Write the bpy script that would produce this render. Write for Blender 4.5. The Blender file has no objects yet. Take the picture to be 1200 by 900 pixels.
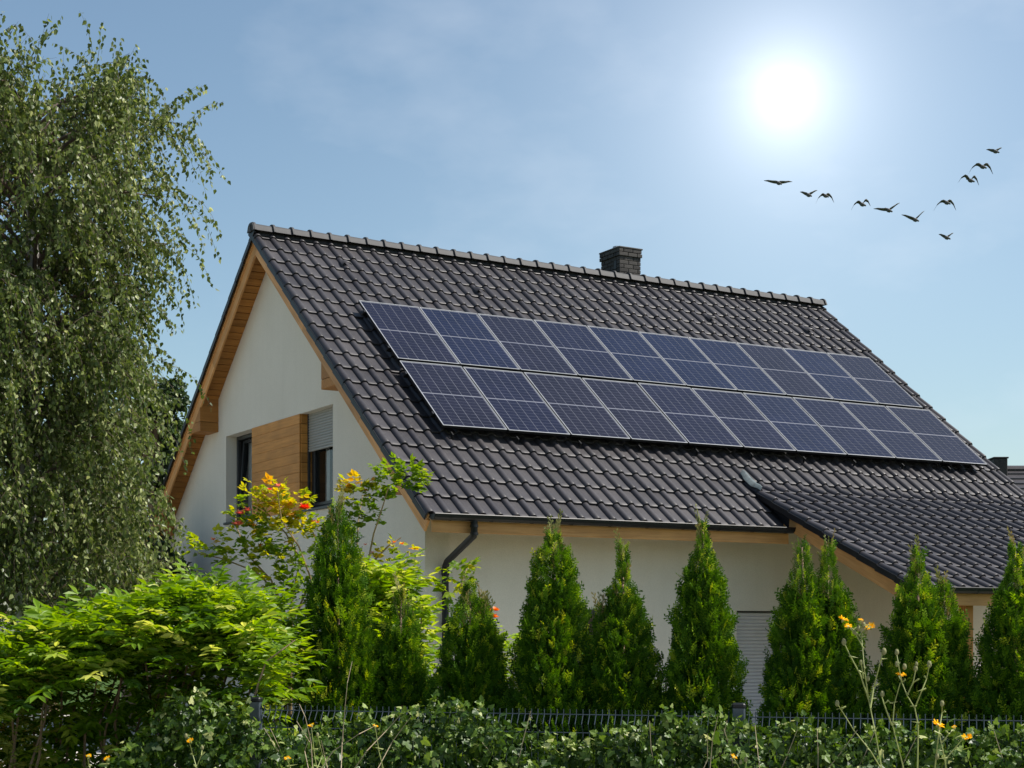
import bpy, math, random
import numpy as np
from mathutils import Matrix, Vector

random.seed(7)
rng = np.random.default_rng(7)
R = math.radians
scene = bpy.context.scene
col = scene.collection

# ------------------------------------------------------------------ camera
CAM_Z = 1.70
FPX = 1871.2                      # focal length in photograph pixels (1200 wide)
HORIZON = 737.8                   # photograph row of the horizon
cam_d = bpy.data.cameras.new('camera')
cam_d.sensor_width = 36.0
cam_d.sensor_fit = 'HORIZONTAL'
cam_d.lens = 36.0 * FPX / 1200.0
cam_d.shift_y = (HORIZON - 450.0) / 1200.0
cam_d.clip_start = 0.1
cam_d.clip_end = 3000.0
cam = bpy.data.objects.new('camera', cam_d)
cam.location = (0, 0, CAM_Z)
cam.rotation_euler = (R(90), 0, 0)
col.objects.link(cam)
scene.camera = cam

# ------------------------------------------------------------------ sky and sun
SUN = Vector((0.583, -0.011, 0.81)).normalized()      # direction to the sun that casts the shadows
GLOW = Vector(((921 - 600) / FPX, 1.0, (HORIZON - 112) / FPX)).normalized()
world = bpy.data.worlds.new('World')
scene.world = world
world.use_nodes = True
wt = world.node_tree
wt.nodes.clear()
def wn(kind, **kw):
    n = wt.nodes.new(kind)
    for k, v in kw.items():
        setattr(n, k, v)
    return n
sky = wn('ShaderNodeTexSky', sky_type='NISHITA', sun_disc=False)
sky.sun_elevation = math.asin(SUN.z)
sky.sun_rotation = math.atan2(SUN.x, SUN.y)
sky.air_density = 1.0
sky.dust_density = 1.2
sky.ozone_density = 2.0
bg = wn('ShaderNodeBackground')
bg.inputs['Strength'].default_value = 0.097
wout = wn('ShaderNodeOutputWorld')
# bright aureole round the sun seen in the sky
geo = wn('ShaderNodeTexCoord')
dot = wn('ShaderNodeVectorMath', operation='DOT_PRODUCT')
dot.inputs[1].default_value = GLOW
nrm = wn('ShaderNodeVectorMath', operation='NORMALIZE')
wt.links.new(geo.outputs['Generated'], nrm.inputs[0])
wt.links.new(nrm.outputs[0], dot.inputs[0])
ac = wn('ShaderNodeMath', operation='ARCCOSINE')
wt.links.new(dot.outputs['Value'], ac.inputs[0])
def gauss(sigma_deg, amp, power=2.0):
    d = wn('ShaderNodeMath', operation='DIVIDE')
    d.inputs[1].default_value = R(sigma_deg)
    wt.links.new(ac.outputs[0], d.inputs[0])
    p = wn('ShaderNodeMath', operation='POWER')
    p.inputs[1].default_value = power
    wt.links.new(d.outputs[0], p.inputs[0])
    m = wn('ShaderNodeMath', operation='MULTIPLY')
    m.inputs[1].default_value = -1.0
    wt.links.new(p.outputs[0], m.inputs[0])
    e = wn('ShaderNodeMath', operation='EXPONENT')
    wt.links.new(m.outputs[0], e.inputs[0])
    a = wn('ShaderNodeMath', operation='MULTIPLY')
    a.inputs[1].default_value = amp
    wt.links.new(e.outputs[0], a.inputs[0])
    return a
g1 = gauss(0.30, 60.0)
g2 = gauss(1.05, 7.5, 0.8)
g3 = gauss(6.5, 2.0, 1.2)
s1 = wn('ShaderNodeMath', operation='ADD')
s2 = wn('ShaderNodeMath', operation='ADD')
wt.links.new(g1.outputs[0], s1.inputs[0]); wt.links.new(g2.outputs[0], s1.inputs[1])
wt.links.new(s1.outputs[0], s2.inputs[0]); wt.links.new(g3.outputs[0], s2.inputs[1])
glowc = wn('ShaderNodeMix', data_type='RGBA', blend_type='MULTIPLY')
glowc.inputs['Factor'].default_value = 1.0
glowc.inputs['A'].default_value = (1.0, 0.985, 0.95, 1)
wt.links.new(s2.outputs[0], glowc.inputs['B'])
# thin high haze, a few faint wisps
mp = wn('ShaderNodeMapping')
mp.inputs['Scale'].default_value = (4.0, 4.0, 8.0)
wt.links.new(nrm.outputs[0], mp.inputs['Vector'])
nz = wn('ShaderNodeTexNoise')
nz.inputs['Scale'].default_value = 1.6
nz.inputs['Detail'].default_value = 5.0
nz.inputs['Roughness'].default_value = 0.55
wt.links.new(mp.outputs[0], nz.inputs['Vector'])
rmp = wn('ShaderNodeMapRange')
rmp.inputs['From Min'].default_value = 0.5
rmp.inputs['From Max'].default_value = 0.85
rmp.inputs['To Max'].default_value = 0.24
wt.links.new(nz.outputs['Fac'], rmp.inputs['Value'])
tintn = wn('ShaderNodeMix', data_type='RGBA', blend_type='MULTIPLY')
tintn.inputs['Factor'].default_value = 1.0
tintn.inputs['B'].default_value = (1.0, 1.03, 0.94, 1)
wt.links.new(sky.outputs[0], tintn.inputs['A'])
cl = wn('ShaderNodeMix', data_type='RGBA')
cl.inputs['B'].default_value = (6.2, 6.6, 7.2, 1)
wt.links.new(rmp.outputs[0], cl.inputs['Factor'])
wt.links.new(tintn.outputs['Result'], cl.inputs['A'])
addn = wn('ShaderNodeMix', data_type='RGBA', blend_type='ADD')
addn.inputs['Factor'].default_value = 1.0
wt.links.new(cl.outputs['Result'], addn.inputs['A'])
wt.links.new(glowc.outputs['Result'], addn.inputs['B'])
wt.links.new(addn.outputs['Result'], bg.inputs['Color'])
wt.links.new(bg.outputs[0], wout.inputs['Surface'])

sun_d = bpy.data.lights.new('sun', 'SUN')
sun_d.energy = 4.8
sun_d.angle = R(0.5)
sun_d.color = (1.0, 0.95, 0.87)
sun = bpy.data.objects.new('sun', sun_d)
sun.rotation_euler = SUN.to_track_quat('Z', 'Y').to_euler()
sun.location = (20, 0, 30)
col.objects.link(sun)

scene.view_settings.view_transform = 'Standard'
scene.view_settings.look = 'None'
scene.view_settings.gamma = 1.0
scene.view_settings.exposure = 0.64
scene.render.engine = 'CYCLES'

# ------------------------------------------------------------------ helpers
def P(px, py, d):
    """world point seen at photograph pixel (px,py) at depth d"""
    return Vector(((px - 600) / FPX * d, d, CAM_Z + (HORIZON - py) / FPX * d))

def tag(o, label=None, cat=None, group=None, kind=None):
    if label: o['label'] = label
    if cat: o['category'] = cat
    if group: o['group'] = group
    if kind: o['kind'] = kind
    return o

def link(name, me, parent=None, loc=None, rot=None):
    o = bpy.data.objects.new(name, me)
    col.objects.link(o)
    if parent is not None: o.parent = parent
    if loc is not None: o.location = loc
    if rot is not None: o.rotation_euler = rot
    return o

def empty(name, loc=(0, 0, 0), rz=0.0):
    o = bpy.data.objects.new(name, None)
    o.empty_display_size = 0.3
    o.location = loc
    o.rotation_euler = (0, 0, rz)
    col.objects.link(o)
    return o

def mesh_np(name, V, F, mats, smooth=False, tint=None):
    """V (n,3); F (m,k) uniform polygons; tint (n,) optional point attribute"""
    V = np.asarray(V, dtype=np.float32); F = np.asarray(F, dtype=np.int32)
    me = bpy.data.meshes.new(name)
    k = F.shape[1]
    me.vertices.add(len(V)); me.vertices.foreach_set('co', V.ravel())
    me.loops.add(F.size); me.loops.foreach_set('vertex_index', F.ravel())
    me.polygons.add(len(F))
    me.polygons.foreach_set('loop_start', np.arange(0, F.size, k, dtype=np.int32))
    me.polygons.foreach_set('loop_total', np.full(len(F), k, dtype=np.int32))
    me.polygons.foreach_set('use_smooth', np.full(len(F), smooth, dtype=bool))
    if tint is not None:
        a = me.attributes.new('tint', 'FLOAT', 'POINT')
        a.data.foreach_set('value', np.asarray(tint, dtype=np.float32))
    me.update(calc_edges=True)
    for m in (mats if isinstance(mats, (list, tuple)) else [mats]):
        me.materials.append(m)
    return me

class MB:
    """collects polygons for one mesh"""
    def __init__(self): self.v = []; self.f = []
    def add(self, vs, fs):
        b = len(self.v)
        self.v.extend([tuple(x) for x in vs])
        self.f.extend([tuple(i + b for i in f) for f in fs])
        return self
    def box(self, a, b, M=None):
        x0, y0, z0 = a; x1, y1, z1 = b
        vs = [(x0,y0,z0),(x1,y0,z0),(x1,y1,z0),(x0,y1,z0),(x0,y0,z1),(x1,y0,z1),(x1,y1,z1),(x0,y1,z1)]
        if M is not None: vs = [M @ Vector(q) for q in vs]
        return self.add(vs, [(3,2,1,0),(4,5,6,7),(0,1,5,4),(1,2,6,5),(2,3,7,6),(3,0,4,7)])
    def cbox(self, a, b, ch=0.004, M=None):
        """box with chamfered edges: two nested rings per axis (convex hull style)"""
        x0,y0,z0 = a; x1,y1,z1 = b
        c = min(ch, (x1-x0)*.45, (y1-y0)*.45, (z1-z0)*.45)
        vs = []
        for sx in (0,1):
            for sy in (0,1):
                for sz in (0,1):
                    X = x1 if sx else x0; Y = y1 if sy else y0; Z = z1 if sz else z0
                    ix = -c if sx else c; iy = -c if sy else c; iz = -c if sz else c
                    vs += [(X, Y+iy, Z+iz), (X+ix, Y, Z+iz), (X+ix, Y+iy, Z)]
        if M is not None: vs = [M @ Vector(q) for q in vs]
        def i(sx,sy,sz,k): return (sx*4+sy*2+sz)*3+k
        fs = []
        for s in (0,1):
            q=[i(s,0,0,0),i(s,1,0,0),i(s,1,1,0),i(s,0,1,0)]; fs.append(tuple(q if s else q[::-1]))
            q=[i(0,s,0,1),i(1,s,0,1),i(1,s,1,1),i(0,s,1,1)]; fs.append(tuple(q[::-1] if s else q))
            q=[i(0,0,s,2),i(1,0,s,2),i(1,1,s,2),i(0,1,s,2)]; fs.append(tuple(q if s else q[::-1]))
        for a_ in (0,1):
            for b_ in (0,1):
                fs.append((i(a_,b_,0,0),i(a_,b_,1,0),i(a_,b_,1,1),i(a_,b_,0,1)))
                fs.append((i(a_,0,b_,0),i(a_,1,b_,0),i(a_,1,b_,2),i(a_,0,b_,2)))
                fs.append((i(0,a_,b_,1),i(1,a_,b_,1),i(1,a_,b_,2),i(0,a_,b_,2)))
        for sx in (0,1):
            for sy in (0,1):
                for sz in (0,1): fs.append((i(sx,sy,sz,0),i(sx,sy,sz,1),i(sx,sy,sz,2)))
        return self.add(vs, fs)
    def tube(self, pts, rad, sides=6, cap=True):
        pts = [Vector(p) for p in pts]
        if not hasattr(rad, '__len__'): rad = [rad]*len(pts)
        n = len(pts); rings = []; prev = None
        for k in range(n):
            t = (pts[min(k+1,n-1)] - pts[max(k-1,0)])
            if t.length < 1e-9: t = Vector((0,0,1))
            t.normalize()
            if prev is None:
                u = t.cross(Vector((0,0,1)))
                if u.length < 1e-3: u = t.cross(Vector((1,0,0)))
            else:
                u = prev - t*prev.dot(t)
                if u.length < 1e-6: u = t.cross(Vector((1,0,0)))
            u.normalize(); prev = u
            w = t.cross(u)
            rings.append([pts[k] + (u*math.cos(2*math.pi*j/sides) + w*math.sin(2*math.pi*j/sides))*rad[k] for j in range(sides)])
        vs = [p for r in rings for p in r]; fs = []
        for k in range(n-1):
            for j in range(sides):
                a = k*sides+j; b = k*sides+(j+1)%sides
                fs.append((a, b, b+sides, a+sides))
        if cap:
            fs.append(tuple(range(sides))[::-1]); fs.append(tuple((n-1)*sides+j for j in range(sides)))
        return self.add(vs, fs)
    def prism(self, poly, axis, a, b):
        """extrude 2-D polygon along an axis: axis 0 -> poly is (y,z), 1 -> (x,z), 2 -> (x,y)"""
        n = len(poly)
        def mk(q, t):
            return (t,q[0],q[1]) if axis==0 else ((q[0],t,q[1]) if axis==1 else (q[0],q[1],t))
        vs = [mk(q,a) for q in poly] + [mk(q,b) for q in poly]
        fs = [tuple(range(n))[::-1], tuple(range(n,2*n))] + [(i,(i+1)%n,(i+1)%n+n,i+n) for i in range(n)]
        return self.add(vs, fs)
    def mesh(self, name, mat, smooth=False):
        me = bpy.data.meshes.new(name)
        me.from_pydata([tuple(x) for x in self.v], [], self.f)
        me.update()
        import bmesh
        bm = bmesh.new(); bm.from_mesh(me)
        bmesh.ops.recalc_face_normals(bm, faces=bm.faces)
        bm.to_mesh(me); bm.free()
        if smooth: me.polygons.foreach_set('use_smooth', [True]*len(me.polygons))
        me.materials.append(mat)
        return me
    def build(self, name, mat, parent=None, smooth=False, loc=None, rot=None):
        return link(name, self.mesh(name, mat, smooth), parent, loc, rot)

# ------------------------------------------------------------------ materials
def mat(name):
    m = bpy.data.materials.new(name); m.use_nodes = True
    nt = m.node_tree; nt.nodes.clear()
    out = nt.nodes.new('ShaderNodeOutputMaterial')
    return m, nt, out
def N(nt, kind, **kw):
    n = nt.nodes.new(kind)
    for k, v in kw.items(): setattr(n, k, v)
    return n
def principled(nt, out, base=(.5,.5,.5), rough=.6, metal=0.0, spec=0.5):
    b = N(nt, 'ShaderNodeBsdfPrincipled')
    b.inputs['Base Color'].default_value = (*base, 1)
    b.inputs['Roughness'].default_value = rough
    b.inputs['Metallic'].default_value = metal
    b.inputs['Specular IOR Level'].default_value = spec
    nt.links.new(b.outputs[0], out.inputs['Surface'])
    return b
def noise(nt, scale, detail=4, rough=.55, vec=None, mapping=None):
    n = N(nt, 'ShaderNodeTexNoise')
    n.inputs['Scale'].default_value = scale; n.inputs['Detail'].default_value = detail
    n.inputs['Roughness'].default_value = rough
    if vec is None:
        tc = N(nt, 'ShaderNodeTexCoord'); vec = tc.outputs['Object']
    if mapping:
        mp = N(nt, 'ShaderNodeMapping'); mp.inputs['Scale'].default_value = mapping
        nt.links.new(vec, mp.inputs['Vector']); vec = mp.outputs[0]
    nt.links.new(vec, n.inputs['Vector'])
    return n
def ramp(nt, fac, stops):
    r = N(nt, 'ShaderNodeValToRGB')
    e = r.color_ramp.elements
    e[0].position, e[0].color = stops[0][0], (*stops[0][1], 1)
    e[1].position, e[1].color = stops[-1][0], (*stops[-1][1], 1)
    for p, c in stops[1:-1]:
        k = e.new(p); k.color = (*c, 1)
    nt.links.new(fac, r.inputs[0])
    return r
def bump(nt, b, h, strength=.3, dist=.01):
    bp = N(nt, 'ShaderNodeBump')
    bp.inputs['Strength'].default_value = strength; bp.inputs['Distance'].default_value = dist
    nt.links.new(h, bp.inputs['Height']); nt.links.new(bp.outputs[0], b.inputs['Normal'])
def simple(name, base, rough=.6, metal=0.0, spec=.5, var=.15, scale=6.0, bmp=0.0):
    m, nt, out = mat(name)
    b = principled(nt, out, base, rough, metal, spec)
    n = noise(nt, scale)
    lo = tuple(c*(1-var) for c in base); hi = tuple(min(1, c*(1+var)) for c in base)
    r = ramp(nt, n.outputs['Fac'], [(.3, lo), (.7, hi)])
    nt.links.new(r.outputs[0], b.inputs['Base Color'])
    if bmp:
        n2 = noise(nt, scale*12); bump(nt, b, n2.outputs['Fac'], bmp, .01)
    return m
def world_vec(nt):
    g = N(nt, 'ShaderNodeNewGeometry'); return g.outputs['Position']

M = {}
def build_materials():
    # roof tile: satin anthracite glaze, slight variation tile to tile, dust
    m, nt, out = mat('roof_tile_glaze')
    b = principled(nt, out, (.05,.047,.05), .38, spec=.32)
    w = world_vec(nt)
    n = noise(nt, 1.3, 5, .6, vec=w); n2 = noise(nt, 26.0, 4, .6, vec=w)
    oi = N(nt, 'ShaderNodeObjectInfo')
    mx = N(nt, 'ShaderNodeMath', operation='MULTIPLY_ADD'); mx.inputs[1].default_value = .32
    nt.links.new(oi.outputs['Random'], mx.inputs[0]); nt.links.new(n.outputs['Fac'], mx.inputs[2])
    r = ramp(nt, mx.outputs[0], [(.3,(.021,.019,.022)),(.6,(.035,.032,.036)),(.9,(.056,.051,.054))])
    mud = N(nt, 'ShaderNodeMix', data_type='RGBA'); mud.inputs['B'].default_value = (.085,.08,.072,1)
    mr = N(nt, 'ShaderNodeMapRange'); mr.inputs['From Min'].default_value=.55; mr.inputs['From Max'].default_value=.8; mr.inputs['To Max'].default_value=.35
    nt.links.new(n2.outputs['Fac'], mr.inputs['Value']); nt.links.new(mr.outputs[0], mud.inputs['Factor'])
    nt.links.new(r.outputs[0], mud.inputs['A']); nt.links.new(mud.outputs['Result'], b.inputs['Base Color'])
    rr = N(nt, 'ShaderNodeMapRange'); rr.inputs['To Min'].default_value=.36; rr.inputs['To Max'].default_value=.54
    nt.links.new(n2.outputs['Fac'], rr.inputs['Value']); nt.links.new(rr.outputs[0], b.inputs['Roughness'])
    bump(nt, b, n2.outputs['Fac'], .06, .004)
    M['tile'] = m
    M['ridge'] = simple('ridge_tile_glaze', (.045,.045,.048), .6, spec=.2, var=.3, scale=5)
    M['deck'] = simple('roof_underlay', (.02,.02,.02), .8)
    # stucco
    m, nt, out = mat('stucco')
    b = principled(nt, out, (.74,.73,.69), .9, spec=.2)
    w = world_vec(nt)
    n = noise(nt, .6, 5, .6, vec=w); n2 = noise(nt, 70.0, 3, .7, vec=w)
    st = noise(nt, 1.0, 5, .6, vec=w, mapping=(6.0,6.0,.3))
    r = ramp(nt, n.outputs['Fac'], [(.3,(.66,.61,.53)),(.7,(.72,.67,.585))])
    r2 = ramp(nt, st.outputs['Fac'], [(.3,(.972,.971,.967)),(.6,(1,1,1))])
    r3 = ramp(nt, n2.outputs['Fac'], [(.3,(.86,.86,.86)),(.7,(1,1,1))])
    x = N(nt,'ShaderNodeMix',data_type='RGBA',blend_type='MULTIPLY'); x.inputs['Factor'].default_value=1
    nt.links.new(r.outputs[0],x.inputs['A']); nt.links.new(r2.outputs[0],x.inputs['B'])
    x2 = N(nt,'ShaderNodeMix',data_type='RGBA',blend_type='MULTIPLY'); x2.inputs['Factor'].default_value=1
    nt.links.new(x.outputs['Result'],x2.inputs['A']); nt.links.new(r3.outputs[0],x2.inputs['B'])
    nt.links.new(x2.outputs['Result'], b.inputs['Base Color'])
    bump(nt, b, n2.outputs['Fac'], .7, .006)
    M['stucco'] = m
    # wood, grain along local x of each board
    def wood(name, dark, mid, light, rough=.6, along=(1.2,22,22)):
        m, nt, out = mat(name)
        b = principled(nt, out, mid, rough, spec=.35)
        tc = N(nt,'ShaderNodeTexCoord'); oi = N(nt,'ShaderNodeObjectInfo')
        ad = N(nt,'ShaderNodeVectorMath',operation='ADD')
        sc = N(nt,'ShaderNodeVectorMath',operation='SCALE'); sc.inputs['Scale'].default_value=37.0
        cb = N(nt,'ShaderNodeCombineXYZ')
        for k in ('X','Y','Z'): nt.links.new(oi.outputs['Random'], cb.inputs[k])
        nt.links.new(cb.outputs[0], sc.inputs[0]); nt.links.new(tc.outputs['Object'], ad.inputs[0]); nt.links.new(sc.outputs[0], ad.inputs[1])
        n = noise(nt, 1.6, 6, .6, vec=ad.outputs[0], mapping=along)
        n2 = noise(nt, 2.2, 3, .5, vec=ad.outputs[0])
        r = ramp(nt, n.outputs['Fac'], [(.25,dark),(.5,mid),(.75,light)])
        kn = N(nt,'ShaderNodeTexVoronoi'); kn.inputs['Scale'].default_value=2.6
        nt.links.new(ad.outputs[0], kn.inputs['Vector'])
        kr = ramp(nt, kn.outputs['Distance'], [(.02,(.35,.3,.25)),(.06,(1,1,1))])
        x = N(nt,'ShaderNodeMix',data_type='RGBA',blend_type='MULTIPLY'); x.inputs['Factor'].default_value=.8
        nt.links.new(r.outputs[0],x.inputs['A']); nt.links.new(kr.outputs[0],x.inputs['B'])
        va = ramp(nt, n2.outputs['Fac'], [(.3,(.85,.85,.85)),(.7,(1.1,1.1,1.1))])
        x2 = N(nt,'ShaderNodeMix',data_type='RGBA',blend_type='MULTIPLY'); x2.inputs['Factor'].default_value=1
        nt.links.new(x.outputs['Result'],x2.inputs['A']); nt.links.new(va.outputs[0],x2.inputs['B'])
        hv = N(nt,'ShaderNodeHueSaturation')
        mv = N(nt,'ShaderNodeMapRange'); mv.inputs['To Min'].default_value=.85; mv.inputs['To Max'].default_value=1.15
        nt.links.new(oi.outputs['Random'], mv.inputs['Value']); nt.links.new(mv.outputs[0], hv.inputs['Value'])
        nt.links.new(x2.outputs['Result'], hv.inputs['Color']); nt.links.new(hv.outputs[0], b.inputs['Base Color'])
        bump(nt, b, n.outputs['Fac'], .25, .004)
        return m
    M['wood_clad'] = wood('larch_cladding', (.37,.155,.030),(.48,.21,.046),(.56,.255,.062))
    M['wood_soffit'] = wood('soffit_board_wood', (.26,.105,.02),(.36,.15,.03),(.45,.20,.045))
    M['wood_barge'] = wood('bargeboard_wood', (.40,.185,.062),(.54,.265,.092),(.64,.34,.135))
    M['pvc'] = simple('gutter_black', (.007,.008,.010), .45, spec=.3, var=.3, scale=4)
    M['lead'] = simple('lead_flashing', (.06,.08,.088), .7, .1, var=.35, scale=14, bmp=.3)
    M['alu_white'] = simple('panel_frame_silver', (.40,.41,.43), .5, .3, var=.08)
    M['alu_black'] = simple('panel_side_black', (.012,.012,.013), .4, .3, var=.1)
    M['backsheet'] = simple('panel_backsheet', (.13,.135,.165), .4, spec=.2, var=.08)
    # solar cell: dark blue silicon under clear glass, shade differs panel to panel
    m, nt, out = mat('solar_cell')
    b = principled(nt, out, (.02,.03,.09), .2, spec=.2)
    oi = N(nt,'ShaderNodeObjectInfo')
    r = ramp(nt, oi.outputs['Random'], [(0,(.009,.009,.020)),(.5,(.007,.008,.023)),(1,(.006,.010,.032))])
    w = world_vec(nt); n = noise(nt, 2.5, 4, .6, vec=w)
    va = ramp(nt, n.outputs['Fac'], [(.3,(.8,.8,.8)),(.7,(1.25,1.2,1.15))])
    x = N(nt,'ShaderNodeMix',data_type='RGBA',blend_type='MULTIPLY'); x.inputs['Factor'].default_value=1
    nt.links.new(r.outputs[0],x.inputs['A']); nt.links.new(va.outputs[0],x.inputs['B'])
    nt.links.new(x.outputs['Result'], b.inputs['Base Color'])
    b.inputs['Coat Weight'].default_value = .0; b.inputs['Coat Roughness'].default_value = .12
    M['cell'] = m
    # chimney brick
    m, nt, out = mat('clinker_brick')
    b = principled(nt, out, (.07,.062,.06), .7, spec=.25)
    oi = N(nt,'ShaderNodeObjectInfo'); n = noise(nt, 18, 4)
    mx = N(nt,'ShaderNodeMath',operation='MULTIPLY_ADD'); mx.inputs[1].default_value=.6
    nt.links.new(oi.outputs['Random'],mx.inputs[0]); nt.links.new(n.outputs['Fac'],mx.inputs[2])
    r = ramp(nt, mx.outputs[0], [(.3,(.020,.018,.018)),(.7,(.034,.031,.030)),(1.0,(.055,.050,.047))])
    nt.links.new(r.outputs[0], b.inputs['Base Color'])
    M['brick'] = m
    M['mortar'] = simple('mortar_grey', (.06,.056,.053), .9)
    M['frame_dark'] = simple('window_frame_anthracite', (.022,.023,.026), .4, var=.1)
    M['shutter'] = simple('roller_shutter_grey', (.52,.50,.51), .45, var=.04)
    M['shutter_light'] = simple('roller_shutter_silver', (.27,.265,.25), .45, var=.04)
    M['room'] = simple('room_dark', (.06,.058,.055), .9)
    M['curtain'] = simple('curtain_white', (.62,.62,.62), .9, var=.1)
    m, nt, out = mat('window_glass')
    g = N(nt,'ShaderNodeBsdfGlossy'); g.inputs['Roughness'].default_value=.02
    t = N(nt,'ShaderNodeBsdfTransparent'); t.inputs['Color'].default_value=(.75,.78,.78,1)
    fr = N(nt,'ShaderNodeFresnel'); fr.inputs['IOR'].default_value=1.5
    mx = N(nt,'ShaderNodeMixShader'); nt.links.new(fr.outputs[0],mx.inputs[0]); nt.links.new(t.outputs[0],mx.inputs[1]); nt.links.new(g.outputs[0],mx.inputs[2])
    nt.links.new(mx.outputs[0],out.inputs['Surface'])
    M['glass'] = m
    M['fence'] = simple('fence_powder_coat', (.035,.05,.065), .45, .2, var=.2)
    M['fence_post'] = simple('fence_post_coat', (.055,.072,.09), .5, .1, var=.25)
    # bark, stems
    M['bark'] = simple('birch_bark', (.42,.40,.37), .8, var=.5, scale=9, bmp=.5)
    M['twig'] = simple('birch_twig', (.09,.06,.045), .8, var=.3)
    M['stem_brown'] = simple('woody_stem', (.20,.13,.08), .8, var=.35, scale=12)
    M['stem_dry'] = simple('dry_stem', (.34,.27,.17), .85, var=.35, scale=14)
    M['stem_green'] = simple('green_stem', (.24,.27,.08), .6, var=.3, scale=14)
    M['stem_rose'] = simple('rose_cane', (.26,.17,.07), .6, var=.35, scale=14)
    M['bird'] = simple('hazed_plumage', (.085,.078,.07), .8, var=.5, scale=9)  # plumage colour lightened to carry the haze of the air
    # ground
    m, nt, out = mat('lawn')
    b = principled(nt, out, (.05,.09,.02), .95, spec=.1)
    w = world_vec(nt); n = noise(nt, .5, 5, .6, vec=w); n2 = noise(nt, 40, 4, .7, vec=w)
    r = ramp(nt, n.outputs['Fac'], [(.3,(.035,.075,.016)),(.6,(.06,.105,.022)),(.8,(.09,.10,.035))])
    r2 = ramp(nt, n2.outputs['Fac'], [(.3,(.6,.6,.6)),(.7,(1.2,1.2,1.1))])
    x = N(nt,'ShaderNodeMix',data_type='RGBA',blend_type='MULTIPLY'); x.inputs['Factor'].default_value=1
    nt.links.new(r.outputs[0],x.inputs['A']); nt.links.new(r2.outputs[0],x.inputs['B'])
    nt.links.new(x.outputs['Result'], b.inputs['Base Color']); bump(nt,b,n2.outputs['Fac'],.8,.05)
    M['lawn'] = m
    m, nt, out = mat('pale_paving')
    b = principled(nt, out, (.5,.47,.42), .9, spec=.2)
    w = world_vec(nt); n = noise(nt, 1.2, 5, .6, vec=w)
    br = N(nt,'ShaderNodeTexBrick'); br.inputs['Scale'].default_value=3.0; br.inputs['Color1'].default_value=(.50,.47,.42,1); br.inputs['Color2'].default_value=(.44,.41,.37,1); br.inputs['Mortar'].default_value=(.25,.23,.2,1); br.inputs['Mortar Size'].default_value=.012
    nt.links.new(w, br.inputs['Vector'])
    r = ramp(nt, n.outputs['Fac'], [(.3,(.85,.85,.85)),(.7,(1.08,1.08,1.06))])
    x = N(nt,'ShaderNodeMix',data_type='RGBA',blend_type='MULTIPLY'); x.inputs['Factor'].default_value=1
    nt.links.new(br.outputs['Color'],x.inputs['A']); nt.links.new(r.outputs[0],x.inputs['B']); nt.links.new(x.outputs['Result'], b.inputs['Base Color'])
    M['paving'] = m
    # leaves: colour by per-leaf tint, partly translucent
    def leaf(name, stops, trans=.4, rough=.45, spec=.4):
        m, nt, out = mat(name)
        at = N(nt,'ShaderNodeAttribute'); at.attribute_name='tint'
        r = ramp(nt, at.outputs['Fac'], stops)
        b = N(nt,'ShaderNodeBsdfPrincipled'); b.inputs['Roughness'].default_value=rough; b.inputs['Specular IOR Level'].default_value=spec
        nt.links.new(r.outputs[0], b.inputs['Base Color'])
        tr = N(nt,'ShaderNodeBsdfTranslucent')
        hs = N(nt,'ShaderNodeHueSaturation'); hs.inputs['Saturation'].default_value=1.1; hs.inputs['Value'].default_value=1.5
        hs.inputs['Hue'].default_value=.49
        nt.links.new(r.outputs[0], hs.inputs['Color']); nt.links.new(hs.outputs[0], tr.inputs['Color'])
        mx = N(nt,'ShaderNodeMixShader'); mx.inputs[0].default_value=trans
        nt.links.new(b.outputs[0],mx.inputs[1]); nt.links.new(tr.outputs[0],mx.inputs[2]); nt.links.new(mx.outputs[0],out.inputs['Surface'])
        return m
    M['leaf_birch'] = leaf('birch_leaf', [(0,(.042,.068,.014)),(.5,(.090,.125,.026)),(.8,(.18,.22,.06)),(1,(.40,.43,.19))], .40, .42, .35)
    M['leaf_dark'] = leaf('dark_leaf', [(0,(.02,.04,.014)),(1,(.045,.08,.022))], .25)
    M['leaf_thuja'] = leaf('thuja_spray', [(0,(.024,.072,.004)),(.45,(.070,.165,.007)),(.75,(.20,.34,.014)),(1,(.46,.50,.045))], .34, .55, .2)  # palest stop puts sunlit spray tips into the frond colour
    M['leaf_thuja_dry'] = leaf('thuja_tip', [(0,(.12,.15,.03)),(.5,(.22,.20,.06)),(1,(.26,.15,.06))], .3, .6)
    M['leaf_wist'] = leaf('wisteria_leaf', [(0,(.055,.12,.008)),(.5,(.13,.235,.012)),(.82,(.28,.39,.025)),(1,(.48,.50,.10))], .48, .38, .35)
    M['leaf_ivy'] = leaf('ivy_leaf', [(0,(.022,.052,.008)),(.45,(.065,.125,.014)),(.8,(.17,.25,.04)),(1,(.48,.50,.22))], .3, .42, .35)
    M['leaf_rose'] = leaf('rose_leaf', [(0,(.09,.17,.02)),(.4,(.19,.28,.025)),(.75,(.48,.44,.03)),(1,(.56,.30,.04))], .52, .5, .25)
    M['leaf_yellow'] = leaf('yellowing_leaf', [(0,(.12,.17,.03)),(.6,(.24,.26,.04)),(1,(.36,.22,.04))], .4)
    M['petal_red'] = leaf('red_petal', [(0,(.60,.04,.02)),(1,(.80,.14,.06))], .35)
    M['petal_pink'] = leaf('coral_petal', [(0,(.68,.12,.08)),(1,(.80,.32,.22))], .35)
    M['petal_orange'] = leaf('orange_petal', [(0,(.75,.14,.01)),(1,(.85,.34,.06))], .35)
    M['petal_yellow'] = leaf('yellow_petal', [(0,(.85,.40,.0)),(1,(.90,.55,.005))], .3, .8, .1)
    M['bud'] = leaf('flower_bud', [(0,(.22,.22,.10)),(1,(.45,.42,.28))], .2, .8)
build_materials()

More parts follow.
